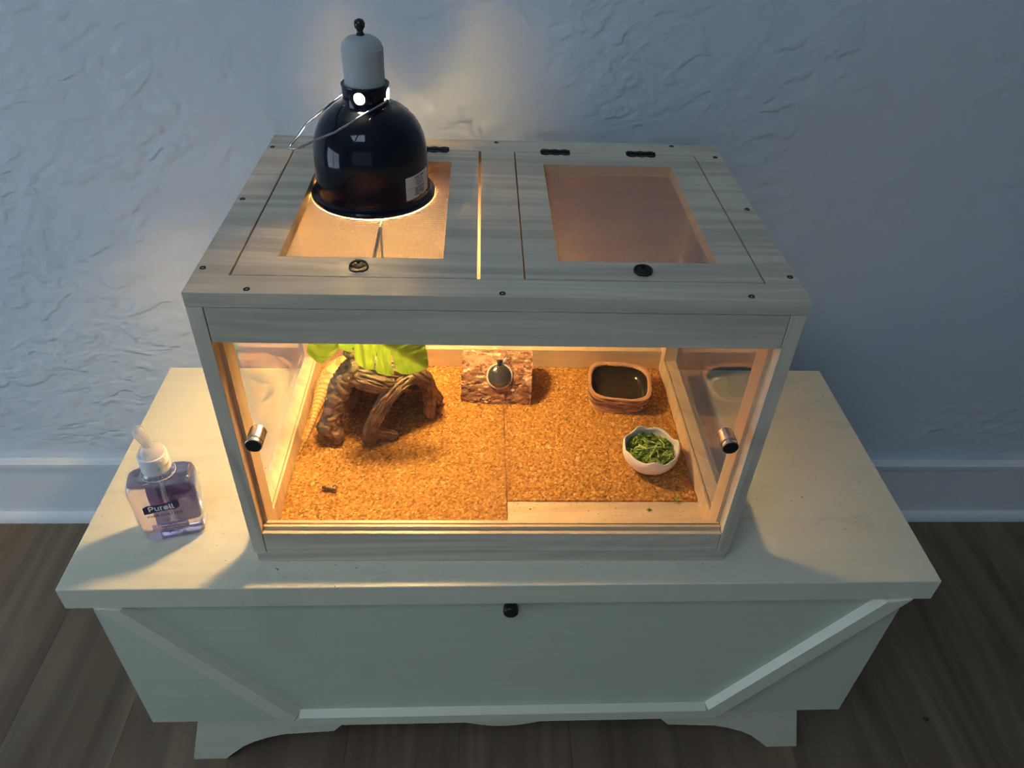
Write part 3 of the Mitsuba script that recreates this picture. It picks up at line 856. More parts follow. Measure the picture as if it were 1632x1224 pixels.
# ---------------------------------------------------------------- the bearded dragon behind the root hide
dz = FL
tail = spline([(-0.2805, -0.024, dz + 0.0022, 0.0015), (-0.2770, -0.002, dz + 0.0028, 0.0024), (-0.2740, 0.025, dz + 0.0040, 0.0036), (-0.2725, 0.052, dz + 0.0060, 0.0056), (-0.2708, 0.078, dz + 0.0090, 0.0086), (-0.2675, 0.104, dz + 0.0125, 0.0126)], 26)
trunk = [(-0.2675, 0.104, dz + 0.0125, 0.0126), (-0.2620, 0.117, dz + 0.0165, 0.0165), (-0.2540, 0.130, dz + 0.0200, 0.0200), (-0.2420, 0.143, dz + 0.0225, 0.0222), (-0.2250, 0.153, dz + 0.0230, 0.0222), (-0.2080, 0.158, dz + 0.0220, 0.0190), (-0.1930, 0.160, dz + 0.0230, 0.0125), (-0.1820, 0.161, dz + 0.0270, 0.0132), (-0.1680, 0.160, dz + 0.0280, 0.0105), (-0.1560, 0.157, dz + 0.0250, 0.0068), (-0.1510, 0.156, dz + 0.0240, 0.0050)]
drag_chains = [[tuple(r) for r in tail], trunk,
               [(-0.2590, 0.124, dz + 0.014, 0.0085), (-0.2725, 0.117, dz + 0.015, 0.0068), (-0.2770, 0.106, dz + 0.0120, 0.0052), (-0.2765, 0.092, dz + 0.0045, 0.0040), (-0.2770, 0.082, dz + 0.0030, 0.0028)],
               [(-0.2480, 0.122, dz + 0.014, 0.0085), (-0.2400, 0.109, dz + 0.012, 0.0060), (-0.2380, 0.098, dz + 0.0050, 0.0042), (-0.2310, 0.092, dz + 0.0030, 0.0028)],
               [(-0.2260, 0.165, dz + 0.018, 0.0075), (-0.2480, 0.171, dz + 0.022, 0.0060), (-0.2660, 0.168, dz + 0.014, 0.0050), (-0.2740, 0.160, dz + 0.0060, 0.0044), (-0.2765, 0.152, dz + 0.0045, 0.0040)],
               [(-0.2060, 0.150, dz + 0.015, 0.0070), (-0.1930, 0.140, dz + 0.014, 0.0055), (-0.1860, 0.133, dz + 0.0050, 0.0040), (-0.1780, 0.132, dz + 0.0030, 0.0028)]]
for (fx, fy), dirs in (((-0.2770, 0.082), ((-0.004, -0.010), (0.001, -0.012), (0.005, -0.010), (0.007, -0.006))), ((-0.2310, 0.092), ((0.004, -0.008), (0.008, -0.004), (0.009, 0.001))), ((-0.2765, 0.152), ((-0.004, -0.009), (0.000, -0.011), (0.004, -0.010), (0.007, -0.006))), ((-0.1780, 0.132), ((0.006, -0.006), (0.009, -0.001), (0.007, 0.004)))):
    for ax, ay in dirs:
        drag_chains.append([(fx, fy, dz + 0.0030, 0.0022), (fx + 0.6 * ax, fy + 0.6 * ay, dz + 0.0028, 0.0014), (fx + ax, fy + ay, dz + 0.0012, 0.0008)])
dragon = skel(drag_chains, 0.0016, 6)
dragon = rough(dragon, 420, 0.0013, 15, ridged=False)
dk = thing('bearded_dragon', 'pale yellow bearded dragon with a banded tail lying behind the root hide', 'lizard')
obj('body', dragon, 'dragon_skin', dk, 'T', smooth=True)
sp = []
for t, side in [(t, s) for t in np.linspace(0.08, 0.95, 22) for s in (-1, 1)]:
    i = t * (len(trunk) - 4); j = int(i); w = i - j
    a, b = np.array(trunk[j]), np.array(trunk[j + 1])
    p = a * (1 - w) + b * w
    d = (b - a)[:3]; n = np.array([-d[1], d[0], 0]) / np.linalg.norm(d[:2]) * side
    base = p[:3] + n * p[3] * 0.80 + np.array([0, 0, p[3] * 0.50])
    cone = trimesh.creation.cone(0.0011, 0.0042, sections=6)
    zax = n * 0.9 + np.array([0, 0, 0.35]) - 0.3 * d / np.linalg.norm(d)
    cone.apply_transform(trimesh.geometry.align_vectors([0, 0, 1], zax / np.linalg.norm(zax)))
    cone.apply_translation(base); sp.append(cone)
obj('spines', sp, 'dragon_skin', dk, 'T')
for s in (-1, 1):
    obj('eye', trimesh.creation.icosphere(2, 0.0021).apply_translation([-0.1660, 0.1600 + s * 0.0093, dz + 0.0305]), 'eye_black', dk, 'T', smooth=True)

# ---------------------------------------------------------------- bark half-log hide with a suction cup on it
lx, lw, la, lb, lyc = 0.0080, 0.0553, 0.0465, 0.0640, 0.1365
nu, nv = 130, 150
U, Vv = np.linspace(-lw, lw, nu), np.linspace(-0.02, np.pi + 0.02, nv)
uu, vv = np.meshgrid(U, Vv, indexing='ij')
qq = np.stack([uu * 60, np.cos(vv) * 3.6, np.sin(vv) * 3.6], -1)
cr = meshkit.fbm(np.stack([uu * 26, vv * 4.2, 0 * uu], -1), 4, 41)
fl = 1 - np.clip(np.abs(cr - 0.47) * 30, 0, 1)
dsp = 0.0050 * (meshkit.fbm(qq, 4, 21) - 0.5) + 0.0036 * (meshkit.fbm(qq * 3, 3, 22) - 0.5) - 0.0030 * fl
pl = np.floor(meshkit.fbm(qq * 0.6, 2, 33) * 6) / 6
dsp += 0.0030 * (pl - 0.5)
ends = 1 + 0 * uu
ro = np.stack([uu + 0.0012 * (meshkit.noise(qq * 1.7, 3) - 0.5) * (np.abs(uu) > lw * 0.97), lyc - np.cos(vv) * (la + dsp), FL - 0.0008 + np.maximum(np.sin(vv), 0) * (lb + dsp)], -1)
ri = np.stack([uu, lyc - np.cos(vv) * (la - 0.0085), FL - 0.0008 + np.maximum(np.sin(vv), 0) * (lb - 0.0085)], -1)
n0 = nu * nv
Vt = np.vstack([ro.reshape(-1, 3), ri.reshape(-1, 3)])
I = np.arange(n0).reshape(nu, nv)
F = [np.stack([I[:-1, :-1], I[1:, :-1], I[1:, 1:], I[:-1, 1:]], -1).reshape(-1, 4), np.stack([I[:-1, :-1], I[:-1, 1:], I[1:, 1:], I[1:, :-1]], -1).reshape(-1, 4) + n0]
for row in (I[0], I[-1]):
    F.append(np.stack([row[:-1], row[1:], row[1:] + n0, row[:-1] + n0], -1))
for row in (I[:, 0], I[:, -1]):
    F.append(np.stack([row[:-1], row[1:], row[1:] + n0, row[:-1] + n0], -1))
log = tm(Vt, np.vstack(F))
LOGT = trimesh.transformations.rotation_matrix(math.radians(-3.3), [0, 0, 1], [0, lyc, 0])
LOGT[:3, 3] += [lx, 0, 0]
log.apply_transform(LOGT)
obj('log_hide', log, 'pine_bark', None, 'T', smooth=40)
tag('log_hide', 'reddish bark half-log hide standing against the back of the enclosure', 'reptile hide')

th = math.asin(0.046 / lb)
cc = np.array([lx + 0.0025, lyc - la * math.cos(th) - 0.0015, FL + 0.046])
nn = np.array([0, -math.cos(th) / la, math.sin(th) / lb]); nn /= np.linalg.norm(nn)
tt = np.cross([1, 0, 0], nn)
if tt[2] < 0:
    tt = -tt
B = np.eye(4); B[:3, 0], B[:3, 1], B[:3, 2], B[:3, 3] = [1, 0, 0], tt, nn, cc
sc = thing('suction_cup', 'shiny dark domed suction cup with a wire ring stuck on the bark log hide', 'suction cup')
ang = np.linspace(0, np.pi / 2, 16)
disc = lathe([(0, -0.002), (0.0190, -0.002)] + [(0.0182 * math.cos(t), 0.0012 + 0.0085 * math.sin(t)) for t in ang[:-1]] + [(0, 0.0097)], 56).apply_transform(B)
obj('cup', disc, 'cup_dark', sc, 'T', smooth=40)
rim = lathe([(0.0182, -0.0016), (0.0205, -0.0012), (0.0208, 0.0000), (0.0196, 0.0013), (0.0183, 0.0013), (0.0182, -0.0016)], 56).apply_transform(B)
obj('rim', rim, 'cup_rim', sc, 'T', smooth=40)
nub = lathe([(0, 0), (0.0042, 0.0), (0.0042, 0.0035), (0.0052, 0.0042), (0.0052, 0.0065), (0.0044, 0.0072), (0, 0.0072)], 24)
nub.apply_transform(trimesh.transformations.rotation_matrix(-math.pi / 2, [1, 0, 0])).apply_translation([0, 0.0185, 0.0035]).apply_transform(B)
obj('nub', nub, 'cup_dark', sc, 'T', smooth=40)
u = np.linspace(0, 2 * np.pi, 49)[:-1]
rg = tube(np.stack([0.0108 * np.cos(u), 0.0108 * np.sin(u) + 0.0335, 0 * u + 0.0035], 1), 0.00055, 8, closed=True).apply_transform(B)
obj('ring', rg, 'steel_wire', sc, 'T', smooth=True)

# ---------------------------------------------------------------- rock water dish
def dish_ring(a, b, z, ns=112, e=3.4):
    return superring(a, b, z, ns, e)


DB = trimesh.transformations.rotation_matrix(math.radians(-7.5), [0, 0, 1])
DB[:3, 3] = [0.2035, 0.1140, 0]
rings = []
for t in np.linspace(0, 1, 26):
    z = FL - 0.0005 + 0.0305 * t
    r = superring(0.0490 - 0.0015 * math.cos(t * 3), 0.0475 - 0.0015 * math.cos(t * 3), z, 200, 3.6)
    q = r * [28, 28, 230]
    d = meshkit.fbm(q, 4, 51) - 0.5
    d2 = np.abs(meshkit.fbm(r * [18, 18, 330], 3, 55) - 0.5)
    k = 1 + (0.11 * d - 0.42 * np.clip(0.10 - d2, 0, 1)) * min(1, 4 * (1 - t) + 0.15)
    r[:, :2] *= k[:, None]
    rings.append(r)
for s, z in ((0.965, 0.0505), (0.935, 0.0505), (0.905, 0.0495), (0.885, 0.0470)):
    r = superring(0.0505 * s - 0.0005, 0.0490 * s - 0.001, z, 200, 3.2)
    if s > 0.9:
        r[:, 2] += 0.0026 * (meshkit.fbm(r * [90, 90, 0], 3, 77) - 0.5)
        r[:, :2] *= (1 + 0.03 * (meshkit.fbm(r * [70, 70, 0], 3, 78) - 0.5))[:, None]
    rings.append(r)
body = loft(rings, True, False).apply_transform(DB)
wd = thing('water_dish', 'brown rock-textured water dish with a dark basin in the back right corner', 'dish')
obj('rock_body', body, 'dish_rock', wd, 'T', smooth=50)
bas = [superring(0.0442, 0.0424, 0.0470, 100, 3.2), superring(0.0425, 0.0408, 0.0400, 100, 3.0), superring(0.0385, 0.0370, 0.0320, 100, 2.8), superring(0.0300, 0.0290, 0.0285, 100, 2.6), superring(0.0100, 0.0100, 0.0278, 100, 2.2)]
obj('basin', loft(bas, False, True).apply_transform(DB), 'dish_basin', wd, 'T', smooth=50, label='black basin inside the dish')
wr = superring(0.0431, 0.0413, 0.0432, 100, 3.1)
wv = np.vstack([wr, [[0, 0, 0.0432]]])
wm = trimesh.Trimesh(wv, [[100, j, (j + 1) % 100] for j in range(100)], process=False).apply_transform(DB)
obj('water', wm, 'water_sheet', wd, 'T', label='clear water filling the basin')

# ---------------------------------------------------------------- white food bowl with chopped greens
FX, FY = 0.2262, -0.0435
nt, prof_o = 120, [(0.0, 0.0), (0.0190, 0.0), (0.0250, 0.0030), (0.0320, 0.0090), (0.0375, 0.0170), (0.0402, 0.0250), (0.0408, 0.0310), (0.0403, 0.0355), (0.0396, 0.0372), (0.0384, 0.0372), (0.0375, 0.0350), (0.0380, 0.0290), (0.0365, 0.0210), (0.0310, 0.0120), (0.0220, 0.0060), (0.0, 0.0045)]
pr_ = densify(prof_o, 4)
tt_ = np.arange(nt) * 2 * np.pi / nt
wave = 0.0024 * np.sin(7 * tt_ + 0.6) + 0.0012 * np.sin(4 * tt_ + 2.0) + 0.0010 * np.sin(11 * tt_)
bowl_rings = []
for r, z in pr_:
    k = (z / 0.0372) ** 3
    rr = np.maximum(r, 1e-5) * (1 + 0.012 * k * np.sin(7 * tt_ + 1.4))
    bowl_rings.append(np.stack([FX + rr * np.cos(tt_), FY + rr * np.sin(tt_), FL + z + k * wave], 1))
obj('food_bowl', loft(bowl_rings, False, False), 'white_glaze', None, 'T', smooth=60)
tag('food_bowl', 'white ceramic bowl with a wavy rim at the front right of the enclosure', 'bowl')


def leaflet(size, rg_):
    n = 7
    ux = np.linspace(-1, 1, n)
    w = 0.55 * (1 - np.abs(ux) ** 2.2) * (0.8 + 0.4 * rg_.random()) + 0.05
    bend, curl = (rg_.random() - 0.3) * 1.2, (rg_.random() - 0.5) * 1.8
    top = np.stack([ux, w, 0.35 * bend * ux ** 2 + curl * w * 0.5], 1)
    mid = np.stack([ux, 0 * ux, 0.35 * bend * ux ** 2], 1)
    bot = np.stack([ux, -w, 0.35 * bend * ux ** 2 + curl * w * 0.4], 1)
    v = np.vstack([top, mid, bot]) * size
    f = [[k * n + i, (k + 1) * n + i, (k + 1) * n + i + 1, k * n + i + 1] for k in (0, 1) for i in range(n - 1)]
    return tm(v, f)


def rand_rot(rg_, tilt=1.0):
    a = rg_.random() * 2 * np.pi
    R = trimesh.transformations.rotation_matrix(a, [0, 0, 1])
    b = rg_.random() * 2 * np.pi
    return trimesh.transformations.rotation_matrix((rg_.random() ** 1.2) * tilt, [math.cos(b), math.sin(b), 0]) @ R


greens = []
for i in range(330):
    r = 0.0330 * math.sqrt(rng.random()); a = rng.random() * 2 * np.pi
    top = 0.0330 - 6.0 * r * r + 0.003 * rng.random()
    z = FL + 0.016 + (top - 0.016) * (0.35 + 0.65 * rng.random())
    l = leaflet(0.0032 + 0.0050 * rng.random(), rng)
    l.apply_transform(rand_rot(rng, 1.3)); l.apply_translation([FX + r * math.cos(a), FY + r * math.sin(a), z]); greens.append(l)
greens.append(lathe([(0.0, 0.006), (0.022, 0.0085), (0.034, 0.0180), (0.0345, 0.0200), (0.02, 0.0245), (0, 0.0260)], 40, (FX, FY, FL)))
gk = thing('chopped_greens', 'chopped green leaves and stalks heaped in the white bowl', 'greens')
labels[gk]['kind'] = 'stuff'
obj('leaves', greens, 'chopped_green', gk, 'T')
stalks = []
for i in range(26):
    r = 0.024 * math.sqrt(rng.random()); a = rng.random() * 2 * np.pi; b = rng.random() * np.pi
    L = 0.006 + 0.012 * rng.random()
    c = np.array([FX + r * math.cos(a), FY + r * math.sin(a), FL + 0.0335 - 5 * r * r + 0.0015 * rng.random()])
    d = np.array([math.cos(b), math.sin(b), 0.25 * (rng.random() - 0.5)]) * L / 2
    stalks.append(tube([c - d, c + [0, 0, 0.0008], c + d], 0.0007 + 0.0003 * rng.random(), 7))
for p0, p1 in (((-0.024, -0.008), (0.014, -0.002)), ((-0.006, -0.022), (0.010, 0.004)), ((-0.018, 0.003), (-0.008, -0.008))):
    a, b = np.array([FX + p0[0], FY + p0[1], FL + 0.0345]), np.array([FX + p1[0], FY + p1[1], FL + 0.0362])
    stalks.append(tube([a, (a + b) / 2 + [0, 0, 0.001], b], 0.0011, 8))
obj('stalks', stalks, 'green_stalk', gk, 'T', smooth=True)

where = ['on the grit edge near the bowl', 'on the bare wood strip below the bowl', 'at the left end of the bare wood strip', 'on the grit in front of the water dish', 'on the grit in the middle near the mat edge']
for (x, y), s, w in zip([(0.2522, -0.1135), (0.2138, -0.1307), (0.0497, -0.1300), (0.1170, 0.0497), (0.1273, -0.0875)], (0.0045, 0.0028, 0.0016, 0.0020, 0.0018), where):
    z = 0.0182 if y < -0.116 else 0.0218
    ls = []
    for k in range(3):
        l = leaflet(s * (0.7 + 0.5 * rng.random()), rng)
        l.apply_transform(rand_rot(rng, 0.5)); l.apply_translation([x + (rng.random() - 0.5) * s, y + (rng.random() - 0.5) * s, z]); ls.append(l)
    m = trimesh.util.concatenate(ls); m.apply_translation([0, 0, z - m.bounds[0, 2]])
    k = obj('leaf_scrap', m, 'chopped_green', None, 'T')
    tag(k, 'small green leaf scrap lying ' + w, 'leaf', 'fallen leaf scraps')

# ---------------------------------------------------------------- cricket
ck = thing('cricket', 'small dark cricket on the grit at the front left of the enclosure', 'cricket')
CX, CYY, CZ = -0.2250, -0.0985, 0.0218
CR = trimesh.transformations.rotation_matrix(math.radians(-12), [0, 0, 1]); CR[:3, 3] = [CX, CYY, CZ]
body = skel([[(-0.0095, 0, 0.0034, 0.0024), (-0.0065, 0, 0.0036, 0.0026), (-0.002, 0, 0.0034, 0.0027), (0.004, 0, 0.0030, 0.0024), (0.008, 0, 0.0026, 0.0013)]], 0.0008, 4).apply_transform(CR)
obj('body', body, 'cricket_shell', ck, 'T', smooth=True)
wing = skel([[(-0.0045, 0, 0.0048, 0.0020), (0.002, 0, 0.0044, 0.0021), (0.0075, 0, 0.0034, 0.0009)]], 0.0008, 4).apply_transform(CR)
obj('wings', wing, 'cricket_wing', ck, 'T', smooth=True, label='pale folded wings')
for s in (-1, 1):
    obj('leg', tube([(0.002, s * 0.002, 0.003), (0.0055, s * 0.0045, 0.0062), (0.0095, s * 0.0052, 0.0004), (0.011, s * 0.0055, 0.0002)], [0.0010, 0.0008, 0.0004, 0.0003], 6).apply_transform(CR), 'cricket_shell', ck, 'T')
    for x in (-0.005, -0.001):
        obj('leg', tube([(x, s * 0.002, 0.0028), (x - 0.001, s * 0.004, 0.0036), (x - 0.002, s * 0.0058, 0.0003)], [0.0005, 0.0004, 0.0003], 5).apply_transform(CR), 'cricket_shell', ck, 'T')
    obj('antenna', tube([(-0.0115, s * 0.001, 0.0045), (-0.015, s * 0.003, 0.0062), (-0.020, s * 0.0055, 0.0045)], 0.00022, 5).apply_transform(CR), 'cricket_shell', ck, 'T')

# ---------------------------------------------------------------- artificial plant hanging from the mesh
pk = thing('artificial_plant', 'artificial plant with bright green split leaves hanging over the root hide', 'artificial plant')


def leaf_mesh(outline, origin, ex, ey, rib, fold, droop, wrinkle, th=0.0006):
    """a leaf blade with slits: outline in leaf coordinates (metres), folded along its midrib (two points), drooping towards the tip"""
    from shapely.geometry import Point
    poly = Polygon(outline).buffer(0.0004).buffer(-0.0004)
    if poly.geom_type != 'Polygon':
        poly = max(poly.geoms, key=lambda g: g.area)
    v, f = trimesh.creation.triangulate_polygon(poly.segmentize(0.0025), engine='earcut')
    t = trimesh.Trimesh(np.column_stack([v, 0 * v[:, 0]]), f, process=False)
    vv2, ff2 = trimesh.remesh.subdivide_to_size(t.vertices, t.faces, 0.0040, max_iter=12)
    t = trimesh.Trimesh(vv2, ff2, process=True)
    p = t.vertices[:, :2]
    a, b = np.array(rib[0]), np.array(rib[1])
    d = (b - a) / np.linalg.norm(b - a); n = np.array([-d[1], d[0]])
    s, w = (p - a) @ d, (p - a) @ n
    L = np.linalg.norm(b - a)
    zz = fold * np.abs(w) - droop * (np.clip(s / L, 0, 1.3) ** 2) * L - 1.2 * droop * w ** 2 / L
    zz += wrinkle * np.sin((s - 0.8 * np.abs(w)) * 2 * np.pi / 0.017) * np.clip(np.abs(w) / 0.012, 0, 1)
    ridge = 0.0010 * np.exp(-(w / 0.0012) ** 2)
    top = np.array(origin) + p[:, :1] * np.array(ex) + p[:, 1:] * np.array(ey)
    nrm = np.cross(ex, ey)
    top = top + (zz + ridge)[:, None] * nrm
    return trimesh.Trimesh(top, t.faces, process=False)


def plane_leaf(pix, along, up_hint):
    return pix


# big leaf: drawn in a plane that leans back from its lower edge
E1 = np.array([1.0, 0.0, 0.0]); E2 = np.array([0.0, 0.50, 0.866])
O = np.array([-0.1242, -0.004, 0.1500])
big = [(-0.0665, 0.0406), (-0.0671, 0.0342), (-0.0656, 0.0226), (-0.06, 0.0145), (-0.0531, 0.0099), (-0.0451, 0.0082), (-0.0414, 0.0086), (-0.0400, 0.0147), (-0.0388, 0.0229), (-0.0370, 0.0316), (-0.0359, 0.0311), (-0.0373, 0.0206), (-0.0380, 0.0112), (-0.0371, 0.006), (-0.0325, 0.0031), (-0.0256, 0.0008), (-0.0186, 0.0009), (-0.014, 0.0019), (-0.0134, 0.0044), (-0.0159, 0.0114), (-0.0181, 0.0196), (-0.0175, 0.0272), (-0.0161, 0.0266), (-0.0148, 0.0185), (-0.0126, 0.0115), (-0.0082, 0.0057), (-0.0036, 0.0024), (0.0033, 0.0017), (0.0126, 0.0029), (0.0219, 0.0054), (0.0288, 0.0084), (0.0323, 0.0108), (0.0329, 0.0155), (0.0323, 0.0237), (0.0312, 0.033), (0.0295, 0.0411), (0.0260, 0.0550), (0.0140, 0.0660), (0.0060, 0.0500), (0.0030, 0.0670), (-0.0140, 0.0720), (-0.0260, 0.0670), (-0.0310, 0.0580), (-0.0370, 0.0660), (-0.0500, 0.0630), (-0.0620, 0.0530)]
obj('leaf', leaf_mesh(big, O, E1, E2, ((-0.0310, 0.0440), (0.0320, 0.0100)), 0.36, 0.05, 0.0018), 'leaf_green', pk, 'T', smooth=True)
left = [(-0.016, 0.0224), (-0.0127, 0.0146), (-0.0076, 0.0075), (-0.001, 0.0013), (0.0028, 0.0029), (0.011, 0.0082), (0.019, 0.0124), (0.0265, 0.0173), (0.0290, 0.0270), (0.0270, 0.0380), (0.0180, 0.0450), (0.0060, 0.0450), (-0.0080, 0.0380)]
A1 = np.array([0.97107, 0.20022, 0.13014]); A2 = np.array([-0.20892, 0.44833, 0.86911])
obj('leaf', leaf_mesh(left, (-0.2350, 0.0000, 0.1630), A1, A2, ((0.0000, 0.0015), (0.0190, 0.0450)), 0.12, -0.05, 0.0005), 'leaf_green', pk, 'T', smooth=True)
small = [(-0.0253, 0.0161), (-0.0146, 0.0102), (-0.0034, 0.0056), (0.0029, 0.0087), (0.0073, 0.0153), (0.0080, 0.0280), (-0.0040, 0.0380), (-0.0180, 0.0320)]
B2_ = np.array([0.0, 0.7507, 0.6606])
obj('leaf', leaf_mesh(small, (-0.2010, 0.0200, 0.1640), np.array([1.0, 0.0, 0.0]), B2_, ((-0.0034, 0.0056), (-0.0050, 0.0380)), 0.15, 0.0, 0.0004), 'leaf_green', pk, 'T', smooth=True)
stem = spline([(-0.1370, -0.127, 0.3835), (-0.1372, -0.090, 0.3835), (-0.1375, -0.045, 0.3832), (-0.1400, 0.005, 0.3780), (-0.1480, 0.050, 0.3450), (-0.1520, 0.075, 0.2900), (-0.1480, 0.072, 0.2450), (-0.1420, 0.055, 0.2150)], 60)
obj('stem', tube(stem, 0.0017, 8), 'stem_green', pk, 'T', smooth=True)
top = stem[-1]
for tip in ((-0.1552, 0.0250, 0.2002), (-0.2250, 0.0220, 0.2040), (-0.2060, 0.0480, 0.1885)):
    obj('leaf_stalk', tube(spline([stem[-6], (np.array(stem[-1]) + np.array(tip)) / 2 + [0, 0, 0.006], tip], 14), 0.0011, 7), 'stem_green', pk, 'T', smooth=True)

# ---------------------------------------------------------------- hand sanitizer bottle on the chest
bt = thing('hand_sanitizer', 'clear pump bottle of lavender hand sanitizer on the left of the chest top', 'bottle')
BT = trimesh.transformations.rotation_matrix(math.radians(13.5), [0, 0, 1])
BT[:3, 3] = [-0.4420, -0.1260, 0.0]
secs = [(0.0300, 0.0150, 0.0006, 4.5), (0.0335, 0.0185, 0.0006, 4.5), (0.0362, 0.0212, 0.0030, 5), (0.0380, 0.0228, 0.0080, 5.5), (0.0392, 0.0236, 0.0180, 6), (0.0400, 0.0240, 0.0350, 6), (0.0410, 0.0243, 0.0600, 6), (0.0418, 0.0245, 0.0850, 6), (0.0417, 0.0242, 0.0900, 5.5), (0.0404, 0.0232, 0.0960, 5), (0.0380, 0.0218, 0.1005, 4.5), (0.0345, 0.0205, 0.1035, 4), (0.0290, 0.0195, 0.1050, 3), (0.0205, 0.0190, 0.1058, 2.2), (0.0178, 0.0178, 0.1085, 2), (0.0160, 0.0160, 0.1120, 2), (0.0150, 0.0150, 0.1160, 2)]
shell = loft([superring(a, b, z, 120, e) for a, b, z, e in secs], True, False).apply_transform(BT)
obj('shell', shell, 'bottle_shell', bt, 'C', smooth=40, label='clear plastic bottle shell')
gel = [(a - 0.0016, b - 0.0016, min(max(z, 0.0024) if i > 1 else z + 0.0016, 0.0985), e) for i, (a, b, z, e) in enumerate(secs[:11])]
gel = [g for i, g in enumerate(gel) if i == 0 or g[2] > gel[i - 1][2] - 1e-9]
obj('gel', loft([superring(a, b, z, 120, e) for a, b, z, e in gel], True, True).apply_transform(BT), 'lavender_gel', bt, 'C', smooth=40, label='clear lavender gel')
FYB = -0.0247


def on_front(m, x, z, lean=0.0):
    v = np.array(m.vertices)
    return trimesh.Trimesh(np.stack([x + v[:, 0], FYB - 0.0001 - v[:, 2] + lean, z + v[:, 1]], 1), m.faces, process=False).apply_transform(BT)


def plate(poly, d=0.00025, lift=0.0):
    m = trimesh.creation.extrude_polygon(poly, d, engine='earcut')
    m.apply_translation([0, 0, lift])
    return m


fl_ = trimesh.creation.extrude_polygon(Polygon([(-0.0205, 0.0), (-0.0205, 0.0100), (-0.0155, 0.0125), (0.0, 0.0118), (0.0175, 0.0150), (0.0205, 0.0150), (0.0205, 0.0050), (0.0160, 0.0018), (0.0, 0.0022), (-0.0150, 0.0002)]).buffer(0.0008), 0.0003, engine='earcut')
bk = obj('front_label', on_front(fl_, -0.0040, 0.0595), 'print_navy', bt, 'C', label='navy logo patch with white lettering')
wd_ = text('Purell', 0.0082, 0.0003, True)
wd_.apply_translation([-wd_.bounds[:, 0].mean(), 0, 0.0003])
obj('logo_lettering', on_front(wd_, -0.0040, 0.0627), 'print_white', bt, 'C')
arc = [(0.0062 * math.cos(t) * 1.35, 0.0045 * math.sin(t)) for t in np.linspace(0.15, math.pi - 0.15, 14)]
arc2 = [(0.0062 * math.cos(t) * 1.35, 0.0045 * math.sin(t) - 0.0014) for t in np.linspace(math.pi - 0.15, 0.15, 14)]
obj('red_arc', on_front(plate(Polygon(arc + arc2), 0.0003), -0.0040, 0.0703), 'print_red', bt, 'C')
hs = text('HAND SANITIZER', 0.0036, 0.0002)
obj('print', on_front(hs, -0.0020, 0.0515), 'print_navy', bt, 'C')
obj('rule', on_front(plate(sbox(-0.0215, -0.0002, 0.0215, 0.0003)), -0.0005, 0.0392), 'print_white', bt, 'C')
obj('purple_band', on_front(plate(sbox(-0.0110, 0.0, 0.0215, 0.0105), 0.0002), -0.0005, 0.0262), 'print_purple', bt, 'C', label='purple label band')
obj('pink_band', on_front(plate(sbox(-0.0215, 0.0, -0.0110, 0.0105), 0.0002), -0.0005, 0.0262), 'print_pink', bt, 'C', label='pink end of the label band')
cl = text('CALMING LAVENDER', 0.0029, 0.0003, True)
obj('print', on_front(cl, -0.0005, 0.0325), 'print_white', bt, 'C')
cl = text('WITH ESSENTIAL OILS', 0.0019, 0.0003)
obj('print', on_front(cl, 0.0010, 0.0282), 'print_white', bt, 'C')
cl = text('KILLS 99.99%', 0.0022, 0.0002)
obj('print', on_front(cl, 0.0015, 0.0215), 'print_navy', bt, 'C')
cl = text('OF GERMS', 0.0022, 0.0002)
obj('print', on_front(cl, 0.0015, 0.0182), 'print_navy', bt, 'C')
bl_ = plate(sbox(-0.0250, 0.0050, 0.0335, 0.0885), 0.0003)
v = np.array(bl_.vertices)
obj('back_label', trimesh.Trimesh(np.stack([v[:, 0], 0.0247 + v[:, 2], v[:, 1]], 1), bl_.faces, process=False).apply_transform(BT), 'purple_label', bt, 'C', label='purple printed label on the back')
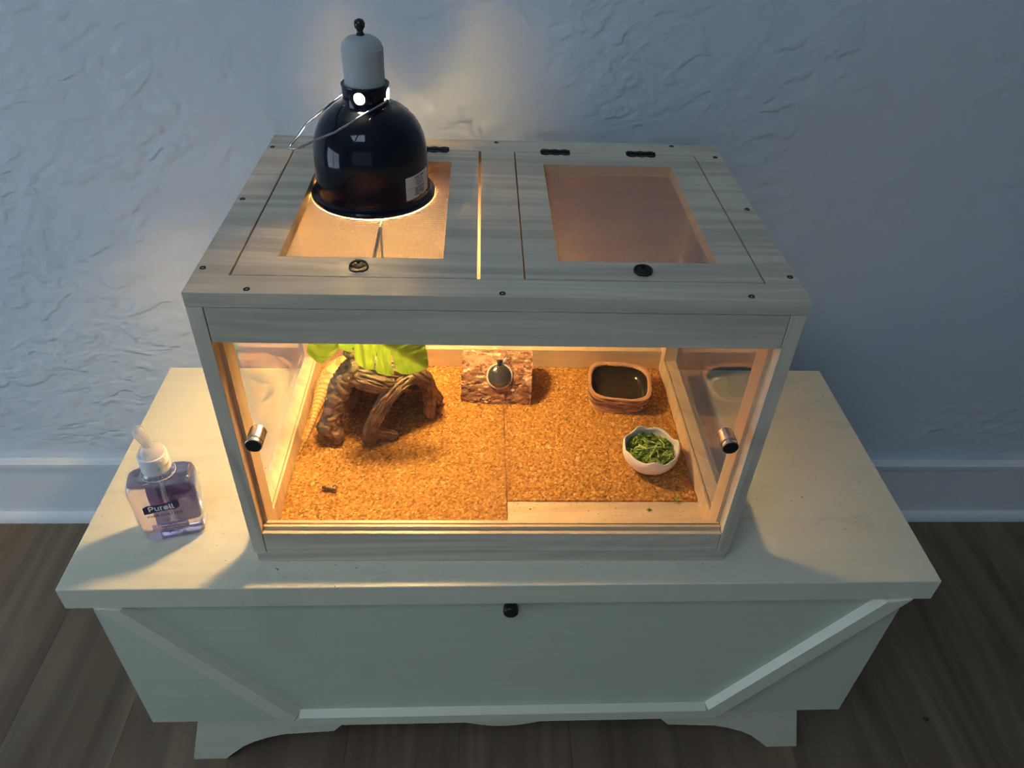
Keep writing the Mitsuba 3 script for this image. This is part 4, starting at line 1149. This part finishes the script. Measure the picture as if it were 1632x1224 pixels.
tubep = tube([(0, 0, 0.006), (0, 0, 0.118)], 0.0030, 16).apply_transform(BT)
ring_ = tube(np.stack([0.0205 * np.cos(u), 0.0192 * np.sin(u), 0 * u + 0.1060], 1), 0.0009, 8, closed=True).apply_transform(BT)
obj('shoulder_ring', ring_, 'clear_plastic', bt, 'C', smooth=True)
obj('dip_tube', tubep, 'clear_plastic', bt, 'C', smooth=True)
col = []
for r, z in [(0.0, 0.1130), (0.0172, 0.1130), (0.0176, 0.1136), (0.0176, 0.1240)]:
    col.append((r, z))
for k in range(5):
    z = 0.1245 + 0.0022 * k
    col += [(0.0176, z), (0.0176, z + 0.0012), (0.0171, z + 0.0015), (0.0171, z + 0.0020)]
col += [(0.0174, 0.1362), (0.0168, 0.1375), (0.0110, 0.1385), (0.0, 0.1390)]
obj('collar', lathe(col, 64).apply_transform(BT), 'cloudy_plastic', bt, 'C', smooth=30, label='ribbed translucent white pump collar')
dome_ = lathe([(0.0150, 0.1378), (0.0145, 0.1410), (0.0125, 0.1450), (0.0095, 0.1485), (0.0070, 0.1500), (0.0, 0.1502)], 48).apply_transform(BT)
obj('pump_dome', dome_, 'clear_plastic', bt, 'C', smooth=40)
head = skel([[(0.0, 0.0, 0.1480, 0.0066), (-0.0020, 0.001, 0.1560, 0.0064), (-0.0035, 0.002, 0.1610, 0.0072), (-0.0055, 0.003, 0.1670, 0.0078), (-0.0065, 0.004, 0.1705, 0.0074)]], 0.0016, 6)
head.apply_transform(BT)
obj('pump_head', head, 'clear_plastic', bt, 'C', smooth=True, label='cloudy rounded pump head')

crumb = trimesh.creation.icosphere(2, 0.0042)
crumb.apply_scale([1.3, 0.8, 0.5]); crumb.vertices += 0.0012 * (meshkit.noise(crumb.vertices * 500, 3) - 0.5)[:, None]
crumb.apply_translation([0.7589, -0.3955, 0]); crumb.apply_translation([0, 0, ZF - crumb.bounds[0, 2]])
obj('crumb', crumb, 'cricket_shell', None, 'W', smooth=True)
tag('crumb', 'tiny dark crumb on the oak floor to the right of the chest', 'crumb')
